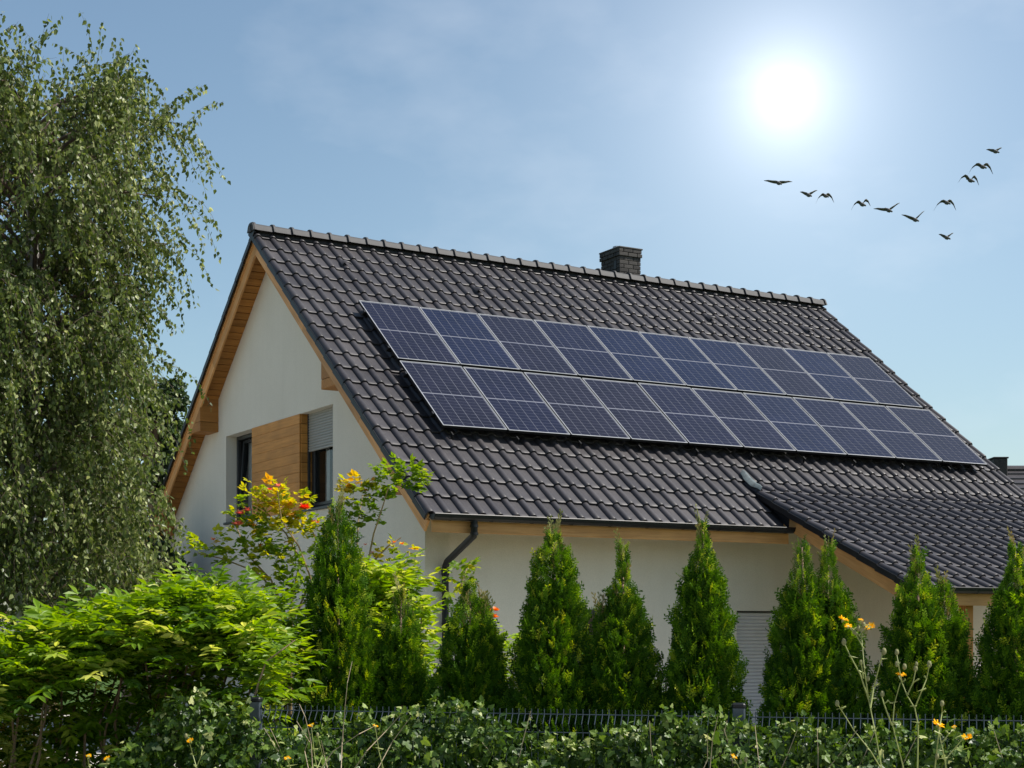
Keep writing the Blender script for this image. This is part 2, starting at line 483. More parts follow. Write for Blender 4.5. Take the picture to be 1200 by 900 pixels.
# ------------------------------------------------------------------ ground
GH = 400.0
g = MB(); n = 20
for i in range(n+1):
    for j in range(n+1):
        g.v.append((-GH + 2*GH*i/n, -GH + 2*GH*j/n, 0.0))
for i in range(n):
    for j in range(n):
        a = i*(n+1)+j; g.f.append((a, a+n+1, a+n+2, a+1))
tag(g.build('lawn', M['lawn']), kind='structure')

yd = MB(); yd.add([(-22,12.5,.004),(-1.6,19.6,.004),(-8.0,31.5,.004),(-22,40,.004)],[(0,1,2,3)])
tag(yd.build('bounce_yard', M['paving']), kind='structure')  # pale paving added beside the house to bounce sunlight onto the gable
sd = MB(); sd.add([(-60,-30,.004),(60,-30,.004),(60,6.0,.004),(-60,6.0,.004)],[(0,1,2,3)])
tag(sd.build('bounce_lane', M['paving']), kind='structure')  # pale ground added on the camera side, bounces fill onto the ivy

# ------------------------------------------------------------------ house
YAW = 0.52176
H = 3.192                       # eave height above ground
PITCH = 0.66921; CP, SP = math.cos(PITCH), math.sin(PITCH)
T = 0.25; C = 0.40241           # tile cover width and course
VR = 19.5*C                     # slope length to the ridge
YR, ZR = VR*CP, VR*SP
L = 11.64                       # roof length
XG, YF = 0.33, 0.84             # gable wall plane, front wall plane
XR = 11.30                      # right gable wall
PITCH2 = math.atan(0.452); CP2, SP2 = math.cos(PITCH2), math.sin(PITCH2)
XE = 5.752                      # porch roof left verge
Y2, Z2 = -2.62, -0.90           # porch eave
HOUSE_LOC = Vector((-1.00535, 19.99797, 0.0))

house = empty('house', HOUSE_LOC, YAW)
tag(house, 'pale stucco gabled house with dark tiled roof, wooden bargeboards and porch', 'house')
HM = Matrix.Translation(HOUSE_LOC) @ Matrix.Rotation(YAW, 4, 'Z')

def rf(u, v, h): return Vector((u, v*CP - h*SP, v*SP + h*CP + H))
def rf2(u, v, h): return Vector((u, Y2 + v*CP2 - h*SP2, Z2 + v*SP2 + h*CP2 + H))
def rb(u, v, h):
    q = rf(u, v, h); return Vector((q.x, 2*YR - q.y, q.z))
FR = Matrix.Translation((0,0,H)) @ Matrix.Rotation(PITCH, 4, 'X')            # roof frame, front slope
FR2 = Matrix.Translation((0,Y2,Z2+H)) @ Matrix.Rotation(PITCH2, 4, 'X')      # porch roof frame
FB = Matrix.Translation((0,2*YR,H)) @ Matrix.Rotation(-PITCH, 4, 'X') @ Matrix.Diagonal((1,-1,1,1))

pth = MB(); pth.add([HM @ Vector(q) for q in ((-.4,-1.9,.004),(5.4,-1.9,.004),(5.4,YF,.004),(-.4,YF,.004))],[(0,1,2,3)])
tag(pth.build('bounce_path', M['paving']), kind='structure')  # pale strip added along the front wall to throw light up it
# --- walls
def wall_rects(mb, mk, a0, a1, z0, ztop, holes):
    """rectangles round rectangular holes; mk(a,z) gives a point; ztop(a) is the top edge"""
    xs = sorted({a0, a1} | {h[0] for h in holes} | {h[1] for h in holes} | ({YR} if callable(ztop) else set()))
    xs = [x for x in xs if a0 <= x <= a1]
    for xa, xb in zip(xs[:-1], xs[1:]):
        hs = sorted([h for h in holes if h[0] <= xa and h[1] >= xb], key=lambda h: h[2])
        z = z0
        for h in hs:
            if h[2] > z: mb.add([mk(xa,z),mk(xb,z),mk(xb,h[2]),mk(xa,h[2])],[(0,1,2,3)])
            z = h[3]
        ta = ztop(xa) if callable(ztop) else ztop; tb_ = ztop(xb) if callable(ztop) else ztop
        mb.add([mk(xa,z),mk(xb,z),mk(xb,tb_),mk(xa,ta)],[(0,1,2,3)])
HB = -0.20
def gable_top(y):
    yy = y if y <= YR else 2*YR - y
    return yy*SP/CP + HB/CP + H
WIN = (3.845, 8.43, 0.335+H, 1.83+H)       # gable recess: y0,y1,z0,z1
DOOR = (5.45, 6.55, 0.0, -1.215+H)
FWIN = (2.25, 3.18, -2.35+H, -1.21+H)
DEP = 0.24
mb = MB()
wall_rects(mb, lambda a,z:(XG,a,z), YF, 2*YR-YF, -.2, gable_top, [WIN])
def reveal(mb, mk, h, d):
    a0,a1,z0,z1 = h
    mb.add([mk(a0,z0,0),mk(a0,z1,0),mk(a0,z1,d),mk(a0,z0,d)],[(0,1,2,3)])
    mb.add([mk(a1,z0,0),mk(a1,z1,0),mk(a1,z1,d),mk(a1,z0,d)],[(3,2,1,0)])
    mb.add([mk(a0,z1,0),mk(a1,z1,0),mk(a1,z1,d),mk(a0,z1,d)],[(0,1,2,3)])
    mb.add([mk(a0,z0,0),mk(a1,z0,0),mk(a1,z0,d),mk(a0,z0,d)],[(3,2,1,0)])
reveal(mb, lambda a,z,d:(XG+d,a,z), WIN, DEP)
mb.build('gable_wall', M['stucco'], house)
mb = MB()
ztf = YF*SP/CP + HB/CP + H
wall_rects(mb, lambda a,z:(a,YF,z), XG, XR, -.2, ztf, [DOOR, FWIN])
reveal(mb, lambda a,z,d:(a,YF+d,z), DOOR, .14); reveal(mb, lambda a,z,d:(a,YF+d,z), FWIN, .16)
mb.build('front_wall', M['stucco'], house)
mb = MB(); wall_rects(mb, lambda a,z:(XR,a,z), YF, 2*YR-YF, -.2, gable_top, []); mb.build('side_wall', M['stucco'], house)
mb = MB(); wall_rects(mb, lambda a,z:(a,2*YR-YF,z), XG, XR, -.2, ztf, []); mb.build('back_wall', M['stucco'], house)
# dark rooms behind the glass
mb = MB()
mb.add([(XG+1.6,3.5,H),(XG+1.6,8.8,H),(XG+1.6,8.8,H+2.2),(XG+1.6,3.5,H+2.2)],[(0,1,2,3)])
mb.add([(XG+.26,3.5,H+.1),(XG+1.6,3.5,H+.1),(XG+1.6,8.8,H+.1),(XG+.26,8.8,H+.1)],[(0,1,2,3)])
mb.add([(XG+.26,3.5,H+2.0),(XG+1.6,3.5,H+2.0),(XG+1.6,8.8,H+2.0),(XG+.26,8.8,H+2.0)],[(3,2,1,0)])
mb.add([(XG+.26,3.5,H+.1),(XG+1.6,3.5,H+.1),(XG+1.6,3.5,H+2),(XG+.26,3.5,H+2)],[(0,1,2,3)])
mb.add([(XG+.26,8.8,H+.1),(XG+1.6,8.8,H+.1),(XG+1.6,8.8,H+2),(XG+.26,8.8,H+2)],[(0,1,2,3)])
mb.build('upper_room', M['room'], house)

# --- wooden pier between the gable windows: boards, front and return
pier_y0, pier_y1 = 5.095, 7.15
core = MB(); core.box((XG+.012,pier_y0+.014,WIN[2]),(XG+DEP,pier_y1-.014,WIN[3])); clad = core.build('cladding', M['deck'], house)
nb = 10; bh = (WIN[3]-WIN[2])/nb
fm = MB(); fm.cbox((-(pier_y1-pier_y0)/2,-.014,0.001),((pier_y1-pier_y0)/2,.012,bh-.001),.003); fmesh = fm.mesh('board', M['wood_clad'])
rm = MB(); rm.cbox((-(DEP-.014)/2,-.012,0.002),((DEP-.014)/2,.012,bh-.003),.004); rmesh = rm.mesh('board', M['wood_clad'])
for k in range(nb):
    z = WIN[2] + k*bh
    link('board', fmesh, clad, (XG, (pier_y0+pier_y1)/2, z), (0,0,R(-90)))
    link('board', rmesh, clad, (XG+.012+(DEP-.014)/2+.002, pier_y0+.004, z), (0,0,0))
    link('board', rmesh, clad, (XG+.012+(DEP-.014)/2+.002, pier_y1-.004, z), (0,0,0))

# --- gable windows
def gable_window(y0, y1, z0, z1, shutter, tilt, nfold):
    x = XG + DEP - .05
    f = MB(); w = .065
    for a,b in (((x,y0,z0),(x+.07,y0+w,z1)),((x,y1-w,z0),(x+.07,y1,z1)),((x,y0+w,z0),(x+.07,y1-w,z0+w)),((x,y0+w,z1-w),(x+.07,y1-w,z1))): f.cbox(a,b,.006)
    win = f.build('window', M['frame_dark'], house)
    s = MB(); a0,a1,b0,b1 = y0+w+.002,y1-w-.002,z0+w+.002,z1-w-.002
    for a,b in (((-.05,a0,0),(.0,a0+.05,b1-b0)),((-.05,a1-.05,0),(0,a1,b1-b0)),((-.05,a0+.05,0),(0,a1-.05,.05)),((-.05,a0+.05,b1-b0-.05),(0,a1-.05,b1-b0))): s.cbox(a,b,.005)
    rot = (0, R(tilt), 0)
    s.build('sash', M['frame_dark'], win, loc=(x+.045,0,b0), rot=rot)
    pm = mesh_np('pane', [(-.022,a0+.05,.05),(-.022,a1-.05,.05),(-.022,a1-.05,b1-b0-.05),(-.022,a0+.05,b1-b0-.05)],[(3,2,1,0)],M['glass'])
    link('pane', pm, win, (x+.045,0,b0), rot)
    # curtain: pleated sheet
    cu = MB(); nx = 60; ya, yb = y0+w+.01, y1-w-.01
    for i in range(nx+1):
        t = i/nx; yy = ya+(yb-ya)*t; dx = .025*math.sin(t*nfold*6.28)+.01*math.sin(t*nfold*2.1*6.28)
        cu.v += [(x+.2+dx, yy, z0+.05), (x+.2+dx*.6, yy, z1-.03)]
    keep = [i for i in range(nx) if (i/nx < .42 or i/nx > .8)]
    for i in keep: cu.f.append((2*i,2*i+2,2*i+3,2*i+1))
    cu.build('curtain', M['curtain'], win, smooth=True)
    sill = MB(); sill.cbox((XG-.045,y0-.02,z0-.035),(XG+DEP-.05,y1+.02,z0+.004),.006); sill.build('sill', M['frame_dark'], win)
    if shutter > 0:
        sh = MB(); sl = .042; k = int((z1-.0-(z1-shutter))/sl)
        for i in range(k):
            zt = z1 - i*sl
            prof = [(x-.055,zt),(x-.066,zt-.010),(x-.066,zt-.030),(x-.055,zt-.0405),(x-.045,zt-.0405),(x-.045,zt)]
            sh.prism([(q[0],q[1]) for q in prof], 1, y0+.03, y1-.03)
        tag(sh.build('roller_shutter', M['shutter_light'], win), 'half lowered silver roller shutter')
        for ya_ in (y0, y1-.03):
            gd = MB(); gd.cbox((x-.075,ya_,z0),(x-.035,ya_+.03,z1),.003); gd.build('shutter_guide', M['frame_dark'], win)
gable_window(3.847, pier_y0-.004, WIN[2]+.004, WIN[3], .62, 0, 7)
gable_window(pier_y1+.004, 8.428, WIN[2]+.004, WIN[3], 0, 4.0, 9)

# --- front window and shuttered terrace door
f = MB(); w = .07
x0,x1,z0,z1 = FWIN; y = YF+.09
for a,b in (((x0,y,z0),(x0+w,y+.07,z1)),((x1-w,y,z0),(x1,y+.07,z1)),((x0+w,y,z0),(x1-w,y+.07,z0+w)),((x0+w,y,z1-w),(x1-w,y+.07,z1))): f.cbox(a,b,.006)
fw = f.build('window', M['frame_dark'], house)
link('pane', mesh_np('pane', [(x0+w,y+.03,z0+w),(x1-w,y+.03,z0+w),(x1-w,y+.03,z1-w),(x0+w,y+.03,z1-w)],[(0,1,2,3)],M['glass']), fw)
p = MB(); p.box((x0-.2,y+.5,z0-.2),(x1+.2,y+.52,z1+.2)); p.build('room_backing', M['room'], fw)  # dark sheet behind the pane, stands for the unlit room
sh = MB(); sl = .052; zt = DOOR[3]-.025; y = YF+.085
while zt > .05:
    prof = [(y,zt),(y-.011,zt-.012),(y-.011,zt-.038),(y,zt-.050),(y+.01,zt-.050),(y+.01,zt)]
    sh.prism(prof, 0, DOOR[0]+.02, DOOR[1]-.02); zt -= sl
door = sh.build('shuttered_door', M['shutter'], house)
gd = MB()
gd.cbox((DOOR[0]+.025,YF+.04,DOOR[3]-.024),(DOOR[1]-.025,YF+.11,DOOR[3]),.003)
gd.build('shutter_box', M['frame_dark'], door)
for xa_ in (DOOR[0], DOOR[1]-.025):
    gd = MB(); gd.cbox((xa_,YF+.05,0),(xa_+.025,YF+.11,DOOR[3]),.003); gd.build('shutter_guide', M['frame_dark'], door)

# --- roof decks (the body of the roof; tiles lie on it)
def slab(mb, fr, u0, u1, v0, v1, h0, h1):
    pts = [fr(u,v,h) for h in (h0,h1) for (u,v) in ((u0,v0),(u1,v0),(u1,v1),(u0,v1))]
    mb.add(pts, [(3,2,1,0),(4,5,6,7),(0,1,5,4),(1,2,6,5),(2,3,7,6),(3,0,4,7)])
mb = MB(); slab(mb, rf, .04, L-.04, .06, VR, -.155, -.088); slab(mb, rb, .04, L-.04, .06, VR, -.155, -.06)
roof = mb.build('roof', M['deck'], house)
V2 = (0.886-Y2)/CP2
mb = MB(); slab(mb, rf2, XE+.05, L-.04, .06, V2+.05, -.155, -.088)
roof2 = mb.build('porch_roof', M['deck'], house)

# --- tiles
PROF = [(-.060,-.056),(-.050,-.034),(-.038,-.013),(-.020,-.003),(0,0),(.020,-.003),(.038,-.014),(.053,-.032),(.072,-.043),(.13,-.046),(.202,-.045)]
def tile_mesh(name, prof, course=C, lap=.05, flangeL=False, flangeR=False):
    vs, fs = [], []
    rows = [(course+lap,-.033),(.10,-.009),(.014,-.001),(.0,-.0065),(.004,-.027)]
    n = len(prof)
    for v,o in rows:
        for u,h in prof: vs.append((u,v,h+o))
    for r in range(len(rows)-1):
        for i in range(n-1):
            a = r*n+i; fs.append((a+n, a+n+1, a+1, a))
    mb = MB().add(vs, fs)
    if flangeL: mb.cbox((prof[0][0]-.012,-.002,-.14),(prof[0][0]+.012,course+.02,prof[0][1]-.002),.004, Matrix.Rotation(-.03,4,'X'))
    if flangeR: mb.cbox((prof[-1][0]-.012,-.002,-.14),(prof[-1][0]+.012,course+.02,prof[-1][1]-.002),.004, Matrix.Rotation(-.03,4,'X'))
    me = mb.mesh(name, M['tile']); me.materials.append(M['pvc'])
    me.polygons.foreach_set('material_index', [0 if i < len(fs) else 1 for i in range(len(me.polygons))])  # flange slot blackened, the shade on the verge side put into its colour
    me.polygons.foreach_set('use_smooth', [len(p.vertices)==4 and i < len(fs) and i//(n-1) < 3 for i,p in enumerate(me.polygons)])
    return me
tm = tile_mesh('tile', PROF)
vl = tile_mesh('verge_tile', PROF, flangeL=True)
PROFR = PROF[:9] + [(.085,-.036),(.100,-.016),(.118,-.004),(.136,0),(.152,-.004),(.168,-.016),(.178,-.034),(.182,-.056)]
vr = tile_mesh('verge_tile', PROFR, flangeR=True)
def hooded(base):
    """ventilation tile: the plain tile with a hood over the pan"""
    mb = MB()
    hood = []
    for v,hh,w in ((.34,-.05,.05),(.22,.02,.075),(.09,.055,.09),(.085,.045,.088)):
        for k in range(7):
            t = -1+2*k/6; hood.append((.02+w*t, v, -.05+(hh+.05)*math.sqrt(max(0,1-t*t*.85))))
    fs = [(r*7+i, r*7+i+1, r*7+i+8, r*7+i+7) for r in range(3) for i in range(6)]
    mb.add(hood, fs)
    return mb.mesh('vent_hood', M['tile'], True)
hood = hooded(tm)

vent_spots = {(round(1.17/T), 17): 1, (round(3.39/T), 16): 1, (round(8.34/T), 16): 1, (round(10.57/T), 16): 1}
cands = []    # (distance, slope, col, row)
HMi = HM
for j in range(20):
    for i in range(47):
        if i >= 23 and j < 2: continue
        v0 = j*C; u = i*T
        under = (1.0 < u < 10.85 and 2.3 < v0+.2 < 5.2)
        w = HM @ rf(u+.1, v0+.2, 0)
        cands.append((w.y + (1000 if under else 0), 0, i, j))
C2 = V2/9.6
for j in range(10):
    for i in range(23, 47):
        w = HM @ rf2(i*T+.1, j*C2+.2, 0)
        px = 600 + FPX*w.x/w.y
        cands.append((w.y*1.12 + (1000 if px > 1215 else 0), 1, i, j))
cands.sort()
own = set((s,i,j) for _,s,i,j in cands[:300])
acc_v, acc_f = [], []; nacc = 0
MV = {id(m): (np.array([v.co for v in m.vertices]), [tuple(p.vertices) for p in m.polygons]) for m in (tm, vl, vr)}
rest = MB()
def jit(): return ((random.random()-.5)*.006, (random.random()-.5)*.008, (random.random()-.5)*.003)
def put_tile(s, i, j, kind):
    ja, jb, jc = jit()
    base = roof if s == 0 else roof2
    Fm = FR if s == 0 else FR2
    cc = C if s == 0 else C2
    me = tm if kind == 'tile' else kind
    Mx = Fm @ Matrix.Translation((i*T+ja, j*cc+jb, jc)) @ Matrix.Rotation((random.random()-.5)*.012, 4, 'Z')
    if j == 19 and s == 0: Mx = Mx @ Matrix.Diagonal((1,.62,1,1))
    if j == 9 and s == 1: Mx = Mx @ Matrix.Diagonal((1,.72,1,1))
    if (s,i,j) in own or kind != 'tile':
        o = link('tile' if kind == 'tile' else 'verge_tile', me, base)
        o.matrix_local = Mx
    else:
        o = None
        V, F = MV[id(me)]
        rest.add([Mx @ Vector(q) for q in V], F)
    if s == 0 and (i,j) in vent_spots:
        h = link('vent_hood', hood, base); h.matrix_local = Mx
for _,s,i,j in cands:
    k = 'tile'
    if i == 46: k = vr
    elif (s == 0 and i == 0) or (s == 1 and i == 23): k = vl
    put_tile(s, i, j, k)
ro = rest.build('tile_field', M['tile'], house)
tag(ro, kind='stuff')
n_ = len(ro.data.polygons); ro.data.polygons.foreach_set('use_smooth', [True]*n_)
try: ro.data.set_sharp_from_angle(angle=R(50))
except Exception: pass
# back slope: verge tiles seen edge-on from the garden, plain sheet of tiles behind the ridge
vb = tile_mesh('verge_tile', [(u,h) for u,h in PROF], flangeL=True)
for j in range(20):
    o = link('verge_tile', vb, roof); o.matrix_local = FB @ Matrix.Translation((0, j*C, 0)) @ Matrix.Diagonal((1,.62 if j==19 else 1,1,1))
mb = MB()
for j in range(20):
    v0, v1 = j*C, min(j*C+C+.02, VR)
    a,b = rb(.2,v0,-.01), rb(L,v0,-.01); c_,d = rb(L,v1,-.04), rb(.2,v1,-.04); e,f_ = rb(.2,v0,-.04), rb(L,v0,-.04)
    mb.add([a,b,c_,d,e,f_],[(3,2,1,0),(0,1,5,4)])
tag(mb.build('back_tile_field', M['tile'], house), kind='stuff')

# --- ridge caps with collars
cap = MB(); arc = []
for k in range(9):
    t = math.pi*(k/8); arc.append((-.105*math.cos(t)*(1.0), .078*math.sin(t)**.8 if 0<k<8 else -.03))
arc[0] = (-.135,-.045); arc[-1] = (.135,-.045)
def cap_ring(x, s, dz=0): return [(x, y*s, z*s+dz) for y,z in arc]
secs = [(0,1.18,.006),(.034,1.18,.006),(.04,1.0,.0),(.34,.93,-.006)]
n9 = len(arc)
for x,s,dz in secs: cap.v += cap_ring(x,s,dz)
for r in range(3):
    for i in range(n9-1):
        a = r*n9+i; cap.f.append((a,a+1,a+n9+1,a+n9))
cap.f.append(tuple(range(n9)))
cme = cap.mesh('ridge_cap', M['ridge'])
ncap = 36; cs = (L+.08)/ncap
zc = ZR + H + .0
for k in range(ncap):
    o = link('ridge_cap', cme, roof, (-.07+k*cs+(random.random()-.5)*.01, YR, zc-.004+(random.random()-.5)*.006), (0,0,(random.random()-.5)*.02))
    o.scale = (cs/.325,1,1)
e = MB(); e.prism([(y*1.12,z*1.12) for y,z in arc], 0, -.012, 0); e.prism([(-.05,-.06),(.05,-.06),(.03,.05),(-.03,.05)],0,-.03,-.012)
e.build('ridge_end', M['ridge'], roof, loc=(-.072,YR,zc)); 
e = MB(); e.prism([(y*1.16,z*1.16) for y,z in arc], 0, 0, .03); e.build('ridge_end', M['ridge'], roof, loc=(L+.008,YR,zc))

# --- bargeboards, soffits, fascia
def board_on(frM, u0, u1, v0, v1, h0, h1, name, parent, m=None, seg=None, ch=.004):
    """boards running up the slope, cut into lengths"""
    n = seg or 1
    for k in range(n):
        a = v0+(v1-v0)*k/n + (.002 if k else 0); b = v0+(v1-v0)*(k+1)/n
        mb = MB(); mb.cbox((-(b-a)/2,u0,h0),((b-a)/2,u1,h1),ch)
        o = mb.build(name, m or M['wood_barge'], parent)
        o.matrix_local = frM @ Matrix(((0,1,0,0),(1,0,0,(a+b)/2),(0,0,1,0),(0,0,0,1)))
VB = VR - .02
for FM in (FR, FB):
    board_on(FM, -.022, .006, .02, VB+.0, -.165, -.075, 'bargeboard', house, seg=3)
    board_on(FM, -.004, .03, .005, VB-.13, -.325, -.150, 'bargeboard', house, seg=3)
    # soffit planks, running from bargeboard to wall
    sof = MB(); slab(sof, rf if FM is FR else rb, .032, XG+.1, .1, VR-.05, -.176, -.158)
    so = sof.build('soffit', M['deck'], house)
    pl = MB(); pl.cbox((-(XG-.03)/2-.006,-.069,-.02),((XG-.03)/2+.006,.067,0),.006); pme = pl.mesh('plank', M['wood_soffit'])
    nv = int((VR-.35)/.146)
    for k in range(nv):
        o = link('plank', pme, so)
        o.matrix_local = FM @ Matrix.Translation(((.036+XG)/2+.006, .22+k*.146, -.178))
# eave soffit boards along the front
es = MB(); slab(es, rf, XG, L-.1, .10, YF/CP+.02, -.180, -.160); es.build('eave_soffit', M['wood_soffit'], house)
fa = MB(); fa.cbox((-(XE-.02)/2,0,0),((XE-.02)/2,.03,.15),.004)
fa.build('fascia', M['wood_barge'], house, loc=((XE)/2+.012, .03, H-.266))
# purlin boxes under the bargeboards
def purlin(y0, y1, z0):
    """boxed purlin end: boards up to the sloping soffit"""
    t0, t1 = gable_top(y0)+.012, gable_top(y1)+.012
    zm = min(t0,t1)-.004
    core = MB(); core.box((.03,y0+.012,z0+.01),(XG,y1-.012,zm-.01)); pb = core.build('purlin_box', M['deck'], house)
    xa, xb = -.003, XG+.002; cx_ = (xa+xb)/2
    n = max(1, int(round((zm-z0)/.15)))
    for k in range(n):
        za, zb = z0+(zm-z0)*k/n+.003, z0+(zm-z0)*(k+1)/n-.003
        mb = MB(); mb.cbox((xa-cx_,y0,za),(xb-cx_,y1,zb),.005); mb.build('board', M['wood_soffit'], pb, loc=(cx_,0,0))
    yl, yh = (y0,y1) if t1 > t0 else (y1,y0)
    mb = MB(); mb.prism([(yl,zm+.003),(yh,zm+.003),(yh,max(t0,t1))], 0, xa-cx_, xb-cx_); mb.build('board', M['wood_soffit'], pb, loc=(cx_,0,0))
purlin(2.98, 3.50, 1.965+H)
purlin(2*YR-3.50, 2*YR-2.98, 1.945+H)
purlin(.80, 1.06, .27+H)
purlin(2*YR-1.06, 2*YR-.80, .27+H)

# --- gutter, brackets, downpipe
def gutter(x0, x1, y, z, r, name, closed=(1,1)):
    mb = MB(); ns = 10
    sec = [(y + r*math.cos(math.pi+math.pi*k/ns), z + r*math.sin(math.pi+math.pi*k/ns)) for k in range(ns+1)]
    inn = [(y + (r-.006)*math.cos(2*math.pi-math.pi*k/ns), z + (r-.006)*math.sin(2*math.pi-math.pi*k/ns)) for k in range(ns+1)]
    mb.prism(sec+inn, 0, x0, x1)
    mb.tube([(x0,y-r,z),(x1,y-r,z)], .010, 6)
    for c_,x in zip(closed,(x0,x1)):
        if c_: mb.prism([(q[0],q[1]) for q in sec], 0, x-.004, x+.004)
    g_ = mb.build(name, M['pvc'], house)
    k = x0 + .25
    while k < x1-.1:
        b = MB()
        for a in range(ns):
            p0 = (y+(r+.004)*math.cos(math.pi+math.pi*a/ns), z+(r+.004)*math.sin(math.pi+math.pi*a/ns)); p1 = (y+(r+.004)*math.cos(math.pi+math.pi*(a+1)/ns), z+(r+.004)*math.sin(math.pi+math.pi*(a+1)/ns))
            p2 = (p1[0]+(y-p1[0])*.02, p1[1]+(z-p1[1])*.02); p3 = (p0[0]+(y-p0[0])*.02, p0[1]+(z-p0[1])*.02)
            b.prism([p0,p1,p2,p3], 0, k-.014, k+.014)
        b.build('gutter_bracket', M['pvc'], g_)
        k += .60
    return g_
GY, GZ = -.055, -.075
gut = gutter(-.02, XE+.0, GY, GZ+H+.03, .075, 'gutter', (1,0))
tr = MB(); slab(tr, rf, .02, XE, -.012, .12, -.092, -.087); tr.build('eave_strip', M['tile'], house)
dp = MB()
dp.tube([(.575,GY,H-.10),(.575,GY,H-.25),(.58,GY+.02,H-.30),(.585,.70,H-.60),(.588,.755,H-.66),(.588,.76,H-.75),(.588,.76,.0)], .045, 12)
for z in (H-.16,H-.26): dp.tube([(.575,GY,z),(.575,GY,z-.035)], .053, 12)
dp.tube([(.588,.76,H-.70),(.588,.76,H-.78)], .053, 12)
pipe = dp.build('downpipe', M['pvc'], house, smooth=True)
try: pipe.data.set_sharp_from_angle(angle=R(40))
except Exception: pass
cl_ = MB(); cl_.tube([(.588,.76,H-1.4),(.588,.76,H-1.43)], .052, 12); cl_.box((.578,.80,H-1.43),(.598,YF+.002,H-1.40)); cl_.build('pipe_clip', M['pvc'], pipe)

# --- porch: bargeboard, cheek, fascia, gutter, posts, beam
board_on(FR2, XE-.022, XE+.006, .02, V2-.98, -.165, -.075, 'bargeboard', house, seg=1)
board_on(FR2, XE-.004, XE+.03, .01, V2-.95, -.335, -.150, 'bargeboard', house, seg=1)
board_on(FR2, L-.03, L+.004, .01, V2-.3, -.335, -.08, 'bargeboard', house, seg=1)
ck = MB()
a_ = rf(XE+.01, .0, -.09); 
ck.prism([(0.02,-.05+H),(0.93,.93*SP/CP-.06+H),(0.886,.886*.452+(Z2-Y2*.452)-.10+H),(0.0,(Z2-Y2*.452)-.10+H)], 0, XE-.006, XE+.02)
ck.build('roof_cheek', M['pvc'], house)
lf = MB(); nn = 8
for k in range(nn+1):
    t = k/nn
    v = V2 + .22 - t*.50
    base = rf2(XE-.02, v, .012); wv = .042*math.sin(math.pi*(t*.8+.15))
    top = max(base.z, rf(XE,(base.y)/CP,0).z + .012)
    for dx,dz in ((-wv*1.5-.02,-.03),(-wv*.6,.022),(wv*.6,.026),(wv*1.4+.02,-.01)): lf.v.append((XE+.0+dx, base.y, top+dz+.008*math.sin(k*2.1)))
for k in range(nn):
    for i in range(3): lf.f.append((k*4+i,k*4+i+1,k*4+i+5,k*4+i+4))
lf.build('lead_flashing', M['lead'], house, smooth=True)
fa = MB(); fa.cbox((-(L-XE-.06)/2,0,0),((L-XE-.06)/2,.03,.16),.004); fa.build('fascia', M['wood_barge'], house, loc=((XE+L)/2, Y2+.03, Z2+H-.275))
gutter(XE+.06, L-.0, Y2-.055, Z2+H-.045, .075, 'gutter', (1,1))
bm_ = MB(); bm_.cbox((-(L-XE-.3)/2,-.07,0),((L-XE-.3)/2,.07,.22),.006); bm_.build('porch_beam', M['wood_barge'], house, loc=((XE+L)/2, -2.3, H-1.14))
for x in (XE+.22, 6.86, 9.2, L-.25):
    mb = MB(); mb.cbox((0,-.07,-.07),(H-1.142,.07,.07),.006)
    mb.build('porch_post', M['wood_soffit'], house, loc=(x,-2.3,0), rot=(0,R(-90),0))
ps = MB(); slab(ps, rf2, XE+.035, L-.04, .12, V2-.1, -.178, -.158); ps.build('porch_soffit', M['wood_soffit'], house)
te = MB(); te.box((XE-.3,Y2-.2,-.02),(L+.4,YF,.06)); te.build('terrace_slab', M['paving'], house)

# --- chimney of single bricks
cx0,cx1,cy0,cy1 = 6.995,7.455,6.24,6.86; cz0,cz1 = 4.25+H, 5.44+H
core = MB(); core.box((cx0+.012,cy0+.012,cz0),(cx1-.012,cy1-.012,cz1-.01)); chim = core.build('chimney', M['mortar'], house)
bl, bhh, dd = .20, .062, .10; gapb = .010
def brickrow(z, ex, row):
    x0,x1,y0,y1 = cx0-ex,cx1+ex,cy0-ex,cy1+ex
    for side in range(4):
        ln = (x1-x0) if side%2==0 else (y1-y0)
        off = -(row%2)*bl*.5
        a = off
        while a < ln-.005:
            s,e_ = max(a,0.0), min(a+bl-gapb, ln)
            if e_-s > .02:
                if side==0: lo,hi = (x0+s,y0,z),(x0+e_,y0+dd,z+bhh)
                elif side==2: lo,hi = (x0+s,y1-dd,z),(x0+e_,y1,z+bhh)
                elif side==1: lo,hi = (x1-dd,y0+s,z),(x1,y0+e_,z+bhh)
                else: lo,hi = (x0,y0+s,z),(x0+dd,y0+e_,z+bhh)
                if side%2==1: lo=(lo[0],max(lo[1],y0+dd+gapb*.8),lo[2]); hi=(hi[0],min(hi[1],y1-dd-gapb*.8),hi[2])
                if hi[1]-lo[1] > .02:
                    c_ = [(p_+q_)/2 for p_,q_ in zip(lo,hi)]
                    mb = MB(); mb.cbox(tuple(p_-q_ for p_,q_ in zip(lo,c_)), tuple(p_-q_ for p_,q_ in zip(hi,c_)), .004)
                    mb.build('brick', M['brick'], chim, loc=[q_+(random.random()-.5)*.003 for q_ in c_])
            a += bl
row = 0; z = 4.276+H
while z < cz1-.02:
    brickrow(z, .022 if z > cz1-.165 else 0.0, row); z += bhh+gapb; row += 1
cp = MB(); cp.cbox((cx0-.03,cy0-.03,z-.006),(cx1+.03,cy1+.03,z+.02),.006); cp.build('chimney_cap', M['mortar'], chim)
vo = MB(); vo.box((cx0-.008,6.34,5.06+H),(cx0+.02,6.42,5.21+H)); vo.build('flue_vent', M['pvc'], chim)
co = MB(); co.tube([(7.2,6.62,z),(7.2,6.62,z+.05),(7.2,6.62,z+.11)], [.10,.10,.085], 14); co.build('flue_cowl', M['alu_white'], chim)

